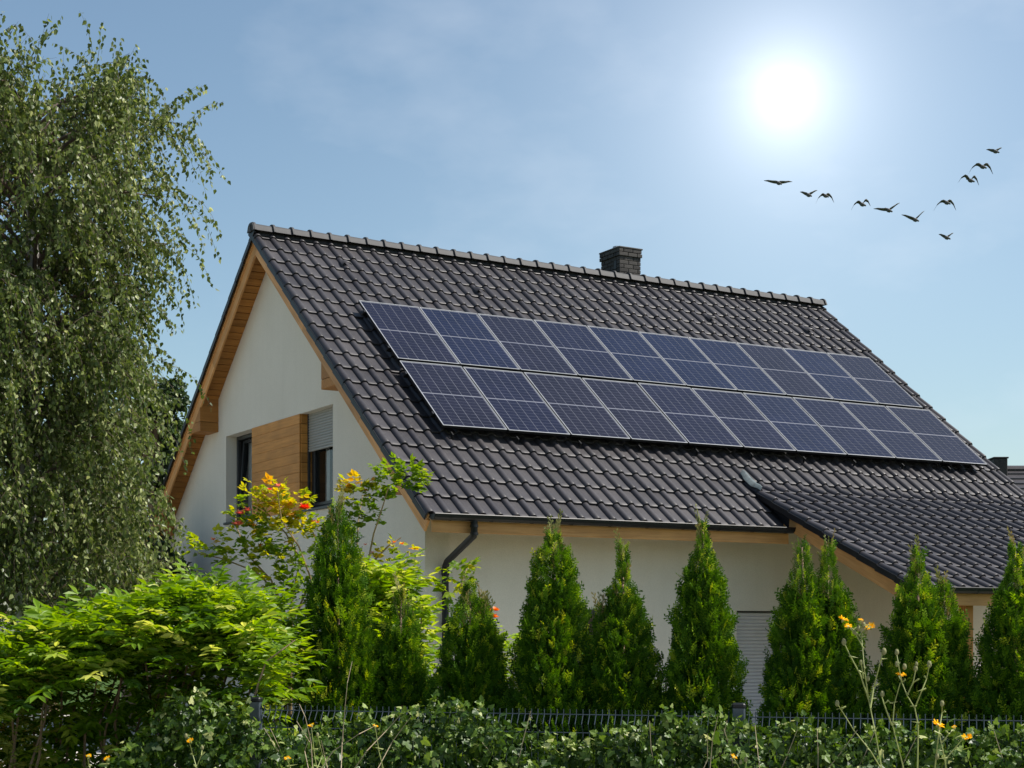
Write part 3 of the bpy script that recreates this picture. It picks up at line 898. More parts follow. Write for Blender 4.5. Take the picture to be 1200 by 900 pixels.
# ------------------------------------------------------------------ solar panels on rails
PH, PW = 1.728, 1.0
def panel_parts():
    fr_ = MB(); w = .009; th = .036
    for a,b in (((0,0,0),(PW,w,th)),((0,PH-w,0),(PW,PH,th)),((0,w,0),(w,PH-w,th)),((PW-w,w,0),(PW,PH-w,th))): fr_.cbox(a,b,.002)
    fme = fr_.mesh('frame', M['alu_white'])
    sk = MB(); s = .003
    for a,b in (((-s,-s,-.004),(PW+s,0-.0002,th-.006)),((-s,PH+.0002,-.004),(PW+s,PH+s,th-.006)),((-s,0,-.004),(-.0002,PH,th-.004)),((PW+.0002,0,-.004),(PW+s,PH,th-.004))): sk.box(a,b)
    sme = sk.mesh('frame_side', M['alu_black'])
    bs = MB(); bs.box((w,w,.008),(PW-w,PH-w,.028)); bme = bs.mesh('backsheet', M['backsheet'])
    V=[];F=[]
    mx, my = .022, .026; mid = .022
    cw = (PW-2*mx)/6; chh = (PH-2*my-mid)/20
    for r in range(20):
        y0 = my + r*chh + (mid if r >= 10 else 0)
        for c in range(6):
            x0 = mx + c*cw; g_=.0040; gy=.0028
            b = len(V)
            V += [(x0+g_,y0+gy,.0295),(x0+cw-g_,y0+gy,.0295),(x0+cw-g_,y0+chh-gy,.0295),(x0+g_,y0+chh-gy,.0295)]
            F.append((b,b+1,b+2,b+3))
    cme_ = mesh_np('cells', V, F, M['cell'])
    return fme, sme, bme, cme_
fme, sme, bme, cellme = panel_parts()
ordn = ['first','second','third','fourth','fifth','sixth','seventh','eighth','ninth','tenth']
for r,(u0,pitch,v0,nm) in enumerate(((.897,1.0300,1.905,'lower'),(.903,1.0205,3.712,'upper'))):
    for k in range(10):
        if k == 9: where = 'solar panel at the far end of the %s row, by the right verge' % nm
        elif k == 0: where = 'solar panel starting the %s row at the wooden gable verge' % nm
        else: where = '%s solar panel from the wooden gable verge in the %s row' % (ordn[k], nm)
        e = empty('solar_panel')
        e.matrix_world = HM @ FR @ Matrix.Translation((u0+k*pitch, v0+(random.random()-.5)*.006, .094+(random.random()-.5)*.003)) @ Matrix.Rotation((random.random()-.5)*.003,4,'Y') @ Matrix.Rotation((random.random()-.5)*.003,4,'X')
        tag(e, where, 'solar panel', 'solar panels on the roof slope')
        link('frame', fme, e); link('frame_side', sme, e); link('backsheet', bme, e)
        tag(link('cells', cellme, e), kind='stuff')
    for q,(vv,side) in enumerate(((v0+.33,'lower'),(v0+1.40,'upper'))):
        e = empty('mounting_rail'); e.matrix_world = HM @ FR @ Matrix.Translation((u0-.05, vv, 0))
        ln = pitch*10+.08
        mb = MB(); mb.cbox((0,-.02,.05),(ln,.02,.0895),.003); mb.build('rail', M['alu_black'], e)
        x = .35
        while x < ln:
            hk = MB(); hk.cbox((x-.015,-.03,.035),(x+.015,.02,.0498),.002); hk.cbox((x-.015,-.045,-.05),(x+.015,-.0302,.0498),.002); hk.cbox((x-.015,-.045,-.056),(x+.015,.12,-.0502),.002)
            hk.build('roof_hook', M['alu_white'], e); x += 1.0
        for x in (.03, ln-.03):
            cpm = MB(); cpm.cbox((x-.016,-.03,.0898),(x+.012,.03,.125),.003); cpm.build('end_clamp', M['alu_black'], e)
        tag(e, 'black mounting rail along the %s part of the %s panel row' % (side, nm), 'mounting rail', 'mounting rails under the solar panels')
    # short black hangers showing under the bottom edge of the lower row
    if r == 0:
        for k in range(10):
            hk = MB(); hk.cbox((-.012,-.10,-.045),(.012,-.07,.03),.003); hk.cbox((-.012,-.0698,.015),(.012,.34,.03),.003)
            o = hk.build('roof_hook', M['alu_black'])
            o.matrix_world = HM @ FR @ Matrix.Translation((u0+.14+k*pitch, v0, .02))
            tag(o, 'short black roof hook showing under the bottom edge of the panels', 'roof hook', 'roof hooks under the lower panel row')

# ------------------------------------------------------------------ foliage tools
def frames(axis, normal):
    """rotation matrices whose y column is axis and z column close to normal"""
    y = axis/np.linalg.norm(axis, axis=1, keepdims=True)
    x = np.cross(y, normal); nx = np.linalg.norm(x, axis=1, keepdims=True)
    bad = nx[:,0] < 1e-4
    x[bad] = np.cross(y[bad], np.array([.3,.5,.81])); nx = np.linalg.norm(x, axis=1, keepdims=True)
    x = x/nx; z = np.cross(x, y)
    return np.stack([x,y,z], axis=2)
def scatter(tv, tf, pos, fr_, scale, tint):
    tv = np.asarray(tv, dtype=float); tf = np.asarray(tf); n, k = len(pos), len(tv)
    if np.ndim(scale) == 1: scale = scale[:,None]
    V = np.einsum('nij,nkj->nki', fr_, tv[None]*scale[:,None,:] if scale.shape[1]==3 else tv[None]*scale[:,:,None]) + pos[:,None,:]
    F = tf[None] + (np.arange(n)*k)[:,None,None]
    return V.reshape(-1,3), F.reshape(-1,tf.shape[1]), np.repeat(tint, k)
class Leaves:
    def __init__(self): self.V=[]; self.F=[]; self.T=[]; self.n=0
    def add(self, tv, tf, pos, axis, normal, scale, tint):
        if len(pos) == 0: return
        V,F,t = scatter(tv, tf, np.asarray(pos,float), frames(np.asarray(axis,float), np.asarray(normal,float)), np.asarray(scale,float), np.asarray(tint,float))
        self.V.append(V); self.F.append(F+self.n); self.T.append(t); self.n += len(V)
    def build(self, name, m, parent=None, smooth=False, kind='stuff'):
        o = link(name, mesh_np(name, np.concatenate(self.V), np.concatenate(self.F), m, smooth, np.clip(np.concatenate(self.T),0,1)), parent)
        if kind: o['kind'] = kind
        return o
def rnd(n, lo=0., hi=1.): return rng.uniform(lo, hi, n)
def rdir(n):
    v = rng.normal(size=(n,3)); return v/np.linalg.norm(v,axis=1,keepdims=True)
# leaf shapes: stalk at the origin, tip along +y, length 1
BIRCH_V = [(0,0,0),(.34,.28,.05),(.22,.62,.03),(0,1,-.03),(-.22,.62,.03),(-.34,.28,.05)]
BIRCH_F = [(0,1,2),(0,2,3),(0,3,4),(0,4,5)]
OVAL_V = [(0,0,0),(.17,.28,.05),(.19,.55,.06),(0,1,-.06),(-.19,.55,.06),(-.17,.28,.05)]
IVY_V = [(0,.12,0),(.30,-.04,.03),(.52,.30,.0),(.30,.42,.05),(.30,.62,.04),(0,1,-.03),(-.30,.62,.04),(-.30,.42,.05),(-.52,.30,0),(-.30,-.04,.03)]
IVY_F = [(0,i,i+1) for i in range(1,9)]
def frond(seed):
    """flat scaly spray of an arbor vitae: a stem with alternate forked branchlets"""
    r_ = random.Random(seed); V=[]; F=[]
    def blade(a, b, w):
        d = Vector((b[0]-a[0], b[1]-a[1], 0)); p = Vector((-d.y, d.x, 0)).normalized()*w
        m_ = (a[0]+(b[0]-a[0])*.55, a[1]+(b[1]-a[1])*.55, r_.uniform(-.02,.02))
        k = len(V); V.extend([(a[0],a[1],0),(m_[0]+p.x,m_[1]+p.y,m_[2]),(b[0],b[1],r_.uniform(-.05,.05)),(m_[0]-p.x,m_[1]-p.y,m_[2])])
        F.extend([(k,k+1,k+2),(k,k+2,k+3)])
    blade((0,0),(0,1),.028)
    for i in range(8):
        y = .08+.104*i; s = 1 if i%2 else -1
        ln = (.46-.03*i)*r_.uniform(.75,1.2); an = r_.uniform(.4,.75)
        e = (s*ln*math.sin(an), y+ln*math.cos(an)); blade((0,y), e, .042)
        m_ = (e[0]*.45, y+(e[1]-y)*.45); l2 = ln*.55
        blade(m_, (m_[0]+s*l2*math.sin(an+.5), m_[1]+l2*math.cos(an+.5)), .036)
    return V, F
FRONDS = [frond(s) for s in range(4)]

# ------------------------------------------------------------------ clipped-looking row of thujas
def fence_y(x): return 8.70 - .2765*(x+1.395)
def thuja(px, ptop, half_px, label, d, sx=1.0, seed=0, n=3000, leader=.45, tips=None, lean=0.0, full=1.0):
    global rng
    rng = np.random.default_rng(100+seed)
    top = P(px, ptop, d); base = P(px+lean, ptop, d); base.z = 0
    Ht = top.z; rad = half_px/FPX*d*.93
    t = empty('thuja', base)
    tag(t, label, 'thuja', 'thujas planted in a row behind the fence')
    tips = tips or [(0.0, 1.0, 1.0)]                 # (x offset in radii, height share, width share)
    lv = Leaves(); dry = Leaves(); tb = MB()
    for ti,(ox, hs, ws) in enumerate(tips):
        hh = Ht*hs; rr = rad*ws; nn = int(n*1.35*ws*hs)
        lx = np.array([ox*rad + (top.x-base.x), (0.25*ox)*rad, 0])
        tb.tube([(0,0,0),(lx[0]*.7,lx[1]*.7,hh*.4),(lx[0],lx[1],hh*.97)], [.035,.02,.004], 6)
        # height fraction biased low because the cone is wide there, outline lumpy
        zc_ = .12*hh + rnd(nn*5)*(hh*.985-.12*hh)
        lg = leader*.5
        def prof_of(zz):
            gg = np.clip((1-zz/hh)/.5, 0, 1.6)
            body = np.clip((gg-lg*.5)/(1-lg*.5), 0, 1.1)**.60
            return np.clip(np.maximum(body, .06+.12*np.minimum(1,gg/max(lg,.05))*(gg>0)), 0, 1.06)
        pr = prof_of(zc_)*.93+.02
        z = zc_[rnd(nn*5) < pr][:nn]; nn = len(z)
        th = rnd(nn, 0, 2*math.pi)
        f = z/hh
        prof = prof_of(z)
        lump = 1 + .10*np.sin(th*3+z*6.1+seed) + .08*np.sin(th*5-z*11+2.1*seed) + .07*np.sin(z*23+th*2+seed)
        thin = (1-f)/.5 < lg*1.15
        depth = 1-np.abs(rng.normal(0,.15,nn)); depth = np.clip(depth,.25,1.0)
        r_ = rr*prof*lump*depth*full
        pos = np.stack([lx[0]*np.minimum(1,.5+f)+r_*np.cos(th), lx[1]+r_*np.sin(th), z-.03], axis=1)
        out = np.stack([np.cos(th), np.sin(th), np.zeros(nn)], axis=1)
        up = np.array([0,0,1.0])
        ax = out*rnd(nn,.15,.75)[:,None] + up*rnd(nn,.6,1.1)[:,None] + rdir(nn)*.32
        ax = np.where(thin[:,None], out*rnd(nn,.1,.4)[:,None]+up+rdir(nn)*.15, ax)
        tang = np.stack([-np.sin(th), np.cos(th), np.zeros(nn)], axis=1)
        nor = tang*rnd(nn,.2,1.0)[:,None] + out*rng.normal(0,.7,nn)[:,None] + rdir(nn)*.4
        sc = rnd(nn,.055,.105)*np.where(thin,.8,1)
        tint = np.clip(rng.normal(.40,.30,nn), 0, 1)
        for q in range(4):
            m_ = (np.arange(nn)%4)==q
            lv.add(*FRONDS[q], pos[m_], ax[m_], nor[m_], sc[m_], tint[m_])
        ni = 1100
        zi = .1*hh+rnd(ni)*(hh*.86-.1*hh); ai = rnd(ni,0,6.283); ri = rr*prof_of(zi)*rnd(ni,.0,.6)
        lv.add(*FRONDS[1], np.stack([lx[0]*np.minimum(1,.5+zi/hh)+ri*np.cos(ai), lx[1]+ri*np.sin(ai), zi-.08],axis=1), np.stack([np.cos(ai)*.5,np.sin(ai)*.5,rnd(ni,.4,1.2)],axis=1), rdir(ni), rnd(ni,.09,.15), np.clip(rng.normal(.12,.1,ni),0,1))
        # a few long leader shoots standing above the cone
        ns = 16
        k = rnd(ns, .0, 1.0); zz = hh*(1-leader*.45*(1-k)); an = rnd(ns,0,6.283)
        sp = rr*.16*(1-k)
        p0 = np.stack([lx[0]+sp*np.cos(an), lx[1]+sp*np.sin(an), zz-.06], axis=1)
        a0 = np.stack([np.cos(an)*.28, np.sin(an)*.28, np.ones(ns)], axis=1)
        dry.add(*FRONDS[ti%4], p0, a0, rdir(ns), np.stack([rnd(ns,.06,.10)]*1+[rnd(ns,.10,.20)]+[rnd(ns,.08,.1)],axis=1), rnd(ns,0,.75))
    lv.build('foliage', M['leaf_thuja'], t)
    dry.build('leader_shoots', M['leaf_thuja_dry'], t)
    tb.build('trunk', M['stem_brown'], t, smooth=True)
    return t
def td(px): # planting line about a metre behind the fence
    return 9.75 - .00125*(px-600)
thuja(396, 583, 50, 'tall narrow thuja rising in front of the gable wall corner beside the rose', td(396), seed=1, n=4200, leader=.25)
thuja(470, 688, 42, 'short dense thuja below the black downpipe', td(470)+.1, seed=2, n=2800, leader=.3)
thuja(551, 678, 50, 'broad low thuja with orange flowers at its shoulder', td(551), seed=3, n=3400, leader=.3, tips=[(0,1,1),(.35,.94,.7)])
thuja(649, 618, 56, 'full tall thuja just left of the small dark window', td(649), seed=4, n=4600, leader=.2)
thuja(730, 632, 50, 'thuja with a long bare leader and small side stem hiding the dark window', td(730), seed=5, n=3900, leader=.75, tips=[(0,1,1),(-.62,.83,.6)])
thuja(824, 606, 47, 'slender thuja beside the grey shuttered door, toward the small window', td(824), seed=6, n=4200, leader=.5)
thuja(956, 628, 60, 'wide thuja with two tips beside the shuttered door, under the porch verge', td(956), seed=7, n=4000, leader=.55, tips=[(-.30,1,.85),(.28,.99,.9)])
thuja(1085, 642, 56, 'wide thuja with several thin tips in front of the porch post', td(1085), seed=8, n=4000, leader=.4, tips=[(-.2,1,.9),(.45,.93,.8)])
thuja(1190, 632, 50, 'thuja at the end of the row hiding the sunlit porch wall', td(1190), seed=9, n=4200, leader=.5)
rng = np.random.default_rng(21)

# ------------------------------------------------------------------ fence
def fpt(s, z, off=0.0):
    """point along the fence: s metres from the west post, off metres to the house side"""
    dx, dy = 2.532, -.70; ln = math.hypot(dx,dy); ux, uy = dx/ln, dy/ln
    return Vector((-1.395+ux*s-uy*off, 8.70+uy*s+ux*off, z))
FL = 2.627; FTOP = 1.29
fence = empty('wire_fence', fpt(0,0))
tag(fence, 'dark grey welded wire mesh fence with bent rods overgrown by ivy', 'fence')
fo = fpt(0,0)
fence_posts = ((0.0,'mid'),(2.627,'right'),(5.254,'far'))
fdir = math.atan2(-.70, 2.532)
for s,_ in fence_posts:
    mb = MB(); mb.cbox((-.03,-.02,0),(.03,.02,FTOP+.03),.004)
    po = mb.build('post', M['fence_post'], fence, loc=fpt(s,0)-fo, rot=(0,0,fdir))
    cpb = MB(); cpb.cbox((-.034,-.024,FTOP+.012),(.034,.024,FTOP+.042),.008); cpb.build('post_cap', M['pvc'], po)
for k in range(1,3):
    s0 = -2.627 + k*2.627 + .05
    rods = MB(); L_ = 2.527; nrod = 74
    for i in range(nrod+1):
        s = s0 + L_*i/nrod
        pts = [fpt(s,FTOP)-fo, fpt(s,FTOP-.03)-fo, fpt(s,FTOP-.075,-.035)-fo, fpt(s,FTOP-.12)-fo, fpt(s,.62)-fo, fpt(s,.57,-.035)-fo, fpt(s,.52)-fo, fpt(s,.05)-fo]
        rods.tube(pts, .0025, 4, False)
    for z in (FTOP-.028, FTOP-.122, .90, .62, .52, .2):
        rods.tube([fpt(s0,z,.006)-fo, fpt(s0+L_,z,.006)-fo], .003, 5, False)
    tag(rods.build('mesh_panel', M['fence'], fence), kind='stuff')

# ------------------------------------------------------------------ ivy on the fence
IVY_TOP = [(120,905),(175,850),(200,818),(235,808),(275,822),(300,848),(345,852),(400,846),(430,838),(470,842),(500,822),(530,816),(570,826),(610,848),(650,868),(690,864),(740,850),(790,838),(830,834),(866,846),(905,846),(950,848),(1000,856),(1060,850),(1130,852),(1200,850),(1300,846)]
def ivy_top(px): return 7+np.interp(px, [a for a,_ in IVY_TOP], [b for _,b in IVY_TOP])
ivy = empty('ivy', fpt(.4,0,-.12)); io = Vector(ivy.location)
tag(ivy, 'dark green ivy climbing along the wire mesh fence', 'ivy')
lv = Leaves(); nl = 21000
s = rnd(nl,-.85,4.4); 
pts = np.array([list(fpt(a,0)) for a in s]); px = 600+FPX*pts[:,0]/pts[:,1]
ztop = CAM_Z + (HORIZON-ivy_top(px))/FPX*pts[:,1]
k = rnd(nl)**1.25
z = ztop - k*(ztop-.25) + rng.normal(0,.018,nl)
bul = .12 + .12*np.sin(s*4.1)*np.sin(s*1.7+1) + .08*np.sin(s*11+z*9) + .05*np.sin(s*23-z*17)
off = -np.abs(rng.normal(0,1,nl))*.06 - bul*np.minimum(1,k*6+.25)*rnd(nl,.4,1.0)
off = np.where(rnd(nl)<.15, -off*.4, off)
nx_, ny_ = .70/FL*1.0, 2.532/FL
pos = np.stack([pts[:,0]+nx_*off, pts[:,1]+ny_*off, z], axis=1)
edge = k < .05
nor = np.stack([rng.normal(0,.9,nl), -.5+rng.normal(0,.7,nl), .6+rng.normal(0,.8,nl)], axis=1)
ax = np.stack([rng.normal(0,.7,nl), -.3+rng.normal(0,.4,nl), -.75+rng.normal(0,.55,nl)+np.where(edge,1.0,0)], axis=1)
lv.add(IVY_V, IVY_F, pos-np.array(io), ax, nor, (.018+.046*rnd(nl)**1.6)*np.where(edge,.8,1), np.clip(rng.normal(.33,.28,nl),0,1))
# loose sprigs standing above the top
for sp in range(70):
    a = rnd(1,-.7,4.2)[0]; b = fpt(a,0,-.08); pxx = 600+FPX*b.x/b.y
    b.z = CAM_Z+(HORIZON-ivy_top(pxx))/FPX*b.y-.02
    m_ = 9; d_ = Vector((rng.normal(0,.4), rng.normal(0,.3), 1)).normalized(); ln = rnd(1,.03,.11)[0]
    pp = np.array([list(b+d_*ln*(i/m_)) for i in range(m_)])+rng.normal(0,.012,(m_,3))
    lv.add(IVY_V, IVY_F, pp-np.array(io), rdir(m_)+np.array([0,-.2,.3]), rdir(m_)*.7+np.array([0,-.6,.7]), rnd(m_,.02,.045), np.clip(rng.normal(.65,.22,m_),0,1))
lv.build('leaves', M['leaf_ivy'], ivy)
vs = MB()
for i in range(16):
    a = rnd(1,.35,4.3)[0]; p0 = fpt(a,.3,-.10); pxx = 600+FPX*p0.x/p0.y
    zt = CAM_Z+(HORIZON-ivy_top(pxx))/FPX*p0.y
    dx_ = rng.normal(0,.30); pts_ = []
    for t in range(7):
        q = fpt(a+dx_*t/6+rng.normal(0,.012), .4+(zt-.4)*t/6, -.15-rnd(1,0,.05)[0]); pts_.append(q-io)
    vs = MB(); vs.tube(pts_, [.004-.0004*t for t in range(7)], 5); vs.build('stem', M['stem_dry'], ivy)


# ------------------------------------------------------------------ pinnate leaved climber (wisteria) mounds
def pinnate(lv, base, direction, length, nleaf, size, tint, droop=.5, wide=1.0):
    """one compound leaf: drooping rachis with paired leaflets"""
    d = Vector(direction).normalized(); pts=[]; p = Vector(base); step = length/(nleaf//2+1)
    pos=[];ax=[];no=[];sc=[];ti=[]
    side = d.cross(Vector((0,0,1)));
    if side.length < .05: side = Vector((1,0,0))
    side.normalize()
    for i in range(nleaf//2):
        d = (d + Vector((0,0,-droop*step*2.2))).normalized(); p = p + d*step
        upn = side.cross(d).normalized()
        for s in (1,-1):
            pos.append(p[:]); ax.append((side*s*.9 + d*.55 - Vector((0,0,.25)) + Vector(rng.normal(0,.12,3)))[:]); no.append((upn+Vector(rng.normal(0,.42,3)))[:])
            sc.append(size*(1-.25*abs(i/(nleaf/2)-.5))*random.uniform(.85,1.1)); ti.append(tint+random.uniform(-.1,.1))
        pts.append(p.copy())
    pos.append(p[:]); ax.append(d[:]); no.append(side.cross(d)[:]); sc.append(size*1.05); ti.append(tint)
    lv.add(OVAL_V, BIRCH_F, np.array(pos), np.array(ax), np.array(no), np.array(sc)[:,None]*np.array([wide,1,1]), np.array(ti))
    return pts
def mound(name, label, cat, top, d, thick, zlow, nleaves, leafsize, mtl, seed, group=None, len_=(.20,.34), nleaf=11, tint=(.5,.2), stems=30, up=.35, over=0.0):
    """top: outline of the crown as (px,py); foliage fills from there down, thick metres deep"""
    global rng
    rng = np.random.default_rng(seed); random.seed(seed)
    xs = [a for a,_ in top]; ys = [b for _,b in top]
    base = P((xs[0]+xs[-1])/2, 700, d); base.z = 0
    e = empty(name, base); tag(e, label, cat, group)
    lv = Leaves(); st = MB(); bo = base
    for i in range(nleaves):
        px = random.uniform(xs[0], xs[-1]); dd = d + random.uniform(-.5,.5)*thick
        f = abs(dd-d)/(thick*.5)                               # rounded in depth
        zt = CAM_Z + (HORIZON-np.interp(px,xs,ys))/FPX*d
        zt -= (1-math.sqrt(max(0,1-f*f)))*(.55 if over == 0 else .16)*(zt-zlow)
        k = random.random()
        if k < .62: z = zt - random.random()**1.6*.26; dd -= over*thick             # canopy on top, leaning out
        else: z = zlow + (zt-zlow)*random.random()**.8
        # front skin for the low ones
        if k >= .62: dd = d + thick*random.uniform(-.12-.10*(over==0),.45)
        p = Vector(((px-600)/FPX*d, dd, z))
        an = random.uniform(0,6.283)
        dirn = Vector((math.cos(an)*.8, math.sin(an)*.8-.25, random.uniform(-.1,1.3)*up*2))
        if z < zt-.35: dirn = Vector((math.cos(an)*.5, -.7+math.sin(an)*.3, random.uniform(-.5,.3)))
        pts = pinnate(lv, p-bo, dirn, random.uniform(*len_), nleaf, leafsize*random.uniform(.8,1.2), random.gauss(*tint))
    for i in range(stems):
        px = random.uniform(xs[0], xs[-1]); zt = CAM_Z + (HORIZON-np.interp(px,xs,ys))/FPX*d
        x0 = (px-600)/FPX*d; pts=[]; dx = random.uniform(-.6,.6)
        for t in range(6):
            pts.append(Vector((x0*.6+bo.x*.4+(x0*.4-bo.x*.4+dx*.3)*t/5, d+random.uniform(-.3,.3)*thick*(t/5)*.8, zt*(t/5)**.8-.06))-bo)
        mb_ = MB(); mb_.tube(pts, [.014-.002*t for t in range(6)], 5); mb_.build('stem', M['stem_brown'], e)
    lv.build('foliage', mtl, e)
    return e
mound('wisteria', 'large bright green wisteria mound spilling over the garden fence', 'shrub',
      [(-230,830),(-120,800),(-60,795),(0,782),(25,768),(45,772),(70,742),(95,732),(120,740),(150,718),(185,722),(210,708),(238,695),(262,712),(290,702),(312,722),(328,760),(335,800)], 9.75, 1.3, .35, 5200, .082, M['leaf_wist'], 31, tint=(.50,.26), stems=34, over=.12)
mound('wisteria', 'bright green climber growing between the tall thuja and the downpipe', 'shrub',
      [(418,715),(430,676),(450,664),(466,682),(476,708),(484,745)], 11.3, .6, .6, 560, .088, M['leaf_wist'], 32, tint=(.72,.2), stems=8)
mound('garden_shrub', 'pale green shrub peeping between two thujas below the wall', 'shrub',
      [(580,770),(598,742),(612,752),(625,790)], 11.0, .5, .6, 120, .06, M['leaf_wist'], 33, tint=(.75,.2), stems=4)
mound('garden_shrub', 'low light green shrub at the foot of the stucco front wall', 'shrub',
      [(735,830),(755,795),(775,806),(790,840)], 11.2, .5, .4, 110, .055, M['leaf_wist'], 34, tint=(.8,.2), stems=4)
mound('yellow_shrub', 'yellowing shrub with small leaves below the birch', 'shrub',
      [(-60,775),(-10,758),(25,764),(45,800)], 9.3, .6, .4, 420, .04, M['leaf_yellow'], 35, len_=(.1,.2), nleaf=9, stems=8)

# ------------------------------------------------------------------ birch
def birch():
    global rng
    rng = np.random.default_rng(5); random.seed(5)
    d = 15.0; base = P(28, 700, d); base.z = 0; bo = Vector(base)
    t = empty('birch_tree', base)
    tag(t, 'weeping birch with small hanging leaves standing before the gable end', 'tree')
    Ht = 6.95
    tr_ = MB(); cz = [(0,0,-.05),(.05,.02,1.2),(.02,-.03,2.8),(.10,.05,4.4),(.06,.02,5.8),(.10,.0,6.8)]
    tr_.tube(cz, [.17,.13,.10,.07,.045,.012], 10)
    def trunk_at(z): return Vector((np.interp(z,[c[2] for c in cz],[c[0] for c in cz]), np.interp(z,[c[2] for c in cz],[c[1] for c in cz]), z))
    def Rmax(z): return float(np.interp(z, [.8,1.6,2.6,3.6,4.6,5.6,6.2,6.5,6.85,7.2], [1.05,1.22,1.32,1.32,1.34,1.38,1.46,1.44,1.26,.85]))
    lv = Leaves(); tw = MB(); br_ = MB()
    lp=[];la=[];lnn=[];ls=[];lt=[]
    nlimb = 120
    for i in range(nlimb):
        z0 = 1.5 + (Ht-1.9)*((i+.5)/nlimb)**.9
        an = i*2.39996 + random.uniform(-.3,.3)
        rise = random.uniform(.25,.75)*(1 if z0 < 6 else .6)
        zt_ = min(z0 + rise, Ht+.25); r_ = Rmax(zt_)*random.uniform(.45,1.0)
        p0 = trunk_at(z0); p3 = Vector((math.cos(an)*r_, math.sin(an)*r_, zt_))
        p1 = p0.lerp(p3,.35)+Vector((0,0,.15)); p2 = p0.lerp(p3,.72)+Vector((0,0,.16))
        limb = [p0,p1,p2,p3]; br_.tube(limb, [.026,.017,.010,.004], 5, False)
        ntw = 38 if z0 < 5.2 else 40
        clump = random.uniform(-.12,.12)
        for k in range(ntw):
            s = random.random()**.6
            q = 0.22+.78*s; seg = min(int(q*3),2); a = limb[seg].lerp(limb[seg+1], q*3-seg) + Vector(rng.normal(0,.10,3))
            out = Vector((math.cos(an+random.gauss(0,.9)), math.sin(an+random.gauss(0,.9)), 0))
            top = z0 > 5.3 and random.random() < .65
            ln = random.uniform(.35,.95) if not top else random.uniform(.25,.6)
            dv = (out*random.uniform(.3,1.0) + Vector((0,0,random.uniform(.1,.7) if not top else random.uniform(.5,1.6)))).normalized()
            p = a.copy(); pts=[p.copy()]; ns = 6
            for m_ in range(ns):
                dv = (dv + Vector((0,0,-.45 if not top else -.10)) + Vector(rng.normal(0,.10,3))).normalized()
                p = p + dv*(ln/ns); pts.append(p.copy())
            tw.tube(pts, [.0022,.002,.0019,.0017,.0015,.0012,.0008], 3, False)
            nlf = int(ln*32)+6
            for m_ in range(nlf):
                u_ = (m_+random.random())/nlf*ns; j = min(int(u_),ns-1); w_ = pts[j].lerp(pts[j+1], u_-j)
                hd = rng.normal(0,.5,3)
                lp.append((w_.x+rng.normal(0,.018),w_.y+rng.normal(0,.018),w_.z)); la.append((hd[0],hd[1],-.9+hd[2]*.8))
                lnn.append(rng.normal(0,1,3)+np.array([.2,-.3,.25])); ls.append(random.uniform(.037,.060)); lt.append(.48+clump+random.gauss(0,.28))
    lv.add(BIRCH_V, BIRCH_F, np.array(lp), np.array(la), np.array(lnn), np.array(ls), np.array(lt))
    crown = lv.build('crown', M['leaf_birch'], t)
    tw.build('twigs', M['twig'], t)['kind'] = 'stuff'
    br_.build('limbs', M['twig'], t); tr_.build('trunk', M['bark'], t, smooth=True)
    # long side bough trailing in front of the gable
    return t
birch()

def leafy_tree(name, label, px, ptop, pbot, half_px, d, n, size, mtl, seed, cat='tree', group=None, clumps=26):
    global rng
    rng = np.random.default_rng(seed); random.seed(seed)
    top = P(px,ptop,d); bot = P(px,pbot,d); rad = half_px/FPX*d; base = Vector((top.x,d,0))
    t = empty(name, base); tag(t, label, cat, group)
    cz = (top.z+bot.z)/2; hz = (top.z-bot.z)/2
    cc = rdir(clumps)*np.cbrt(rnd(clumps,.15,1))[:,None]*np.array([rad*.8,rad*.8,hz*.82]) + np.array([0,0,cz])
    tb = MB(); tb.tube([(0,0,-.05),(.05,0,cz*.5),(0,.05,cz),(0,0,top.z*.92)], [.16,.12,.08,.02], 8)
    for c in cc: tb.tube([(0,0,max(.5,c[2]-hz*.7)), (c[0]*.5,c[1]*.5,c[2]-.3*rad*.5), tuple(c)], [.05,.03,.01], 5, False)
    tb.build('trunk', M['bark'] if 'birch' in name else M['stem_brown'], t)
    lv = Leaves(); per = n//clumps
    for c in cc:
        cr = rad*random.uniform(.28,.45)
        v = rdir(per); q = c + v*np.cbrt(rnd(per,.3,1))[:,None]*cr*np.array([1,1,.75])
        lv.add(OVAL_V, BIRCH_F, q, rdir(per)+np.array([0,0,-.3]), v*.6+rdir(per)+np.array([0,0,.4]), rnd(per,size*.7,size*1.3)[:,None]*np.array([1.5,1,1]), np.clip(rng.normal(.5+random.uniform(-.2,.2),.2,per),0,1))
    lv.build('crown', mtl, t)
    return t
leafy_tree('oak_tree', 'dark leafy tree behind the birch, beyond the gable eave', 182, 405, 640, 42, 30, 9000, .11, M['leaf_dark'], 61, group='trees behind the birch')
leafy_tree('broadleaf_tree', 'dark broad tree filling the gap behind the birch trunk', 60, 470, 800, 120, 33, 9000, .15, M['leaf_dark'], 62, group='trees behind the birch')
leafy_tree('broadleaf_tree', 'low dark tree beside the back eave behind the birch', 150, 600, 800, 70, 28, 6000, .12, M['leaf_dark'], 63, group='trees behind the birch')

